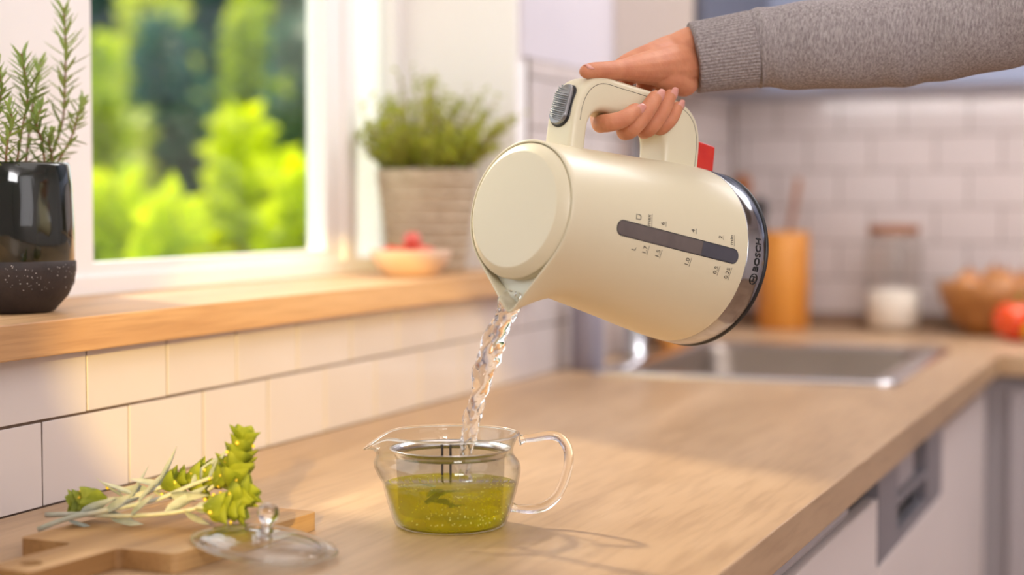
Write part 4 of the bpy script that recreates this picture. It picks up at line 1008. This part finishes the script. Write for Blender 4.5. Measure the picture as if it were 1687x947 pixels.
# ------------------------------------------------------------------ garden beyond the window
g = struct(box('ground', (-40, -10, -.12), (-.32, 40, -.06), M['grass']))
def bush(label, x, ytop, D, hwpx, m, cat='shrub', nm='garden_shrub', n=1500, cone=.5, size=.10):
    top = at(x, ytop, D); base = Vector((top.x, top.y, -.06)); H = top.z - base.z; Rr = hwpx * D / F
    t_ = thing(nm, label, cat, base, group='garden plants beyond the window')
    vs, fs = [], []
    lobes = [(0, 0, 1.0, .55)] + [(math.cos(q * 1.05 + x) * Rr * random.uniform(.4, .68), math.sin(q * 1.05 + x) * Rr * random.uniform(.4, .68), random.uniform(.62, .93), random.uniform(.3, .45)) for q in range(6)]
    for k in range(n):
        ox, oy, hf, rf = lobes[k % 7]; h = random.random() ** .75
        rad = Rr * rf * ((1 - h ** 2.5) ** .5 * (1 - cone) + cone * (1 - h) * 1.2 + .05) * (.6 + .5 * random.random())
        a = random.uniform(0, 6.283)
        p = Vector((ox * (1 - .25 * h) + rad * math.cos(a), oy * (1 - .25 * h) + rad * math.sin(a), .05 * H + h * hf * H * .95))
        ld = Vector((math.cos(a) + random.gauss(0, .6), math.sin(a) + random.gauss(0, .6), random.gauss(.2, .6))).normalized(); sd = ld.cross(Vector((random.gauss(0, 1), random.gauss(0, 1), random.gauss(0, 1)))).normalized(); l_ = size * random.uniform(.6, 1.3); b = len(vs)
        vs += [p, p + ld * l_ * .5 + sd * l_ * .34, p + ld * l_, p + ld * l_ * .5 - sd * l_ * .34]; fs.append((b, b + 1, b + 2, b + 3))
    o_ = obj('foliage', vs, fs, m, t_); o_['kind'] = 'stuff'
    tube('trunk', [(0, 0, 0), (.01, .01, H * .4), (0, .02, H * .85)], [.05, .035, .012], M['trunk'], t_, 8, 3)
bush('bright lime shrub with a tall pointed crown in the middle', 395, 185, 5.6, 125, M['bushlime'], cone=.75, n=2200)
bush('bright lime rounded shrub at the window frame on the right', 485, 270, 4.3, 90, M['bushlime'], n=2000)
bush('bright lime low shrub at the lower left of the pane', 190, 300, 5.0, 95, M['bushlime'], n=1900)
bush('lime green low bush at the foot of the dark tree', 285, 340, 4.4, 100, M['bushlime'], n=1500)
bush('slim mid green shrub at the left window edge', 165, 60, 7.5, 42, M['bushmid'], n=1300)
bush('dark teal conifer in the middle of the garden', 275, 40, 8.6, 120, M['bushdark'], 'tree', 'garden_tree', 3000, .45, .13)
bush('pale green broad tree rising behind the dark conifer', 250, -10, 10.5, 120, M['bushpale'], 'tree', 'garden_tree', 2600, .2, .16)
bush('tall lime tree leaning beside the pale tree', 415, -60, 9.8, 50, M['bushmid'], 'tree', 'garden_tree', 1800, .3, .13)
bush('dark green conifer near the right of the pane', 490, 40, 7.4, 60, M['bushdark'], 'tree', 'garden_tree', 1800, .3, .12)
bush('pale bush between the lime shrub and the pale tree', 215, 190, 8.0, 50, M['bushpale'], n=1000)
for x, D_, lb in ((110, 13, 'dark backdrop tree at the left window stile'), (250, 13, 'dark backdrop tree behind the pale tree'), (390, 13, 'dark backdrop tree behind the tall lime tree'), (530, 13, 'dark backdrop tree at the right window stile'), (180, 16, 'farthest dark tree between the left backdrop trees'), (320, 16, 'farthest dark tree between the middle backdrop trees'), (460, 16, 'farthest dark tree between the right backdrop trees')):
    bush(lb, x, -240, D_, 60, M['bushdark'], 'tree', 'garden_tree', 2600, .05, .30)
for x, D_, lb in ((-30, 13, 'dark tree outside just left of the window view'), (-170, 13, 'dark tree outside second left of the window view'), (-310, 13, 'dark tree outside third left of the window view'), (-450, 13, 'dark tree outside fourth left of the window view'), (-100, 16, 'far dark tree outside left of the window view'), (-240, 16, 'farthest dark tree outside at the extreme left')):
    bush(lb, x, -240, D_, 60, M['bushdark'], 'tree', 'garden_tree', 1800, .05, .30)
bush('lime shrub outside hidden behind the left window post', 50, 260, 5.4, 80, M['bushlime'])
bush('mid green shrub outside beyond the rosemary', -90, 200, 5.8, 90, M['bushmid'])
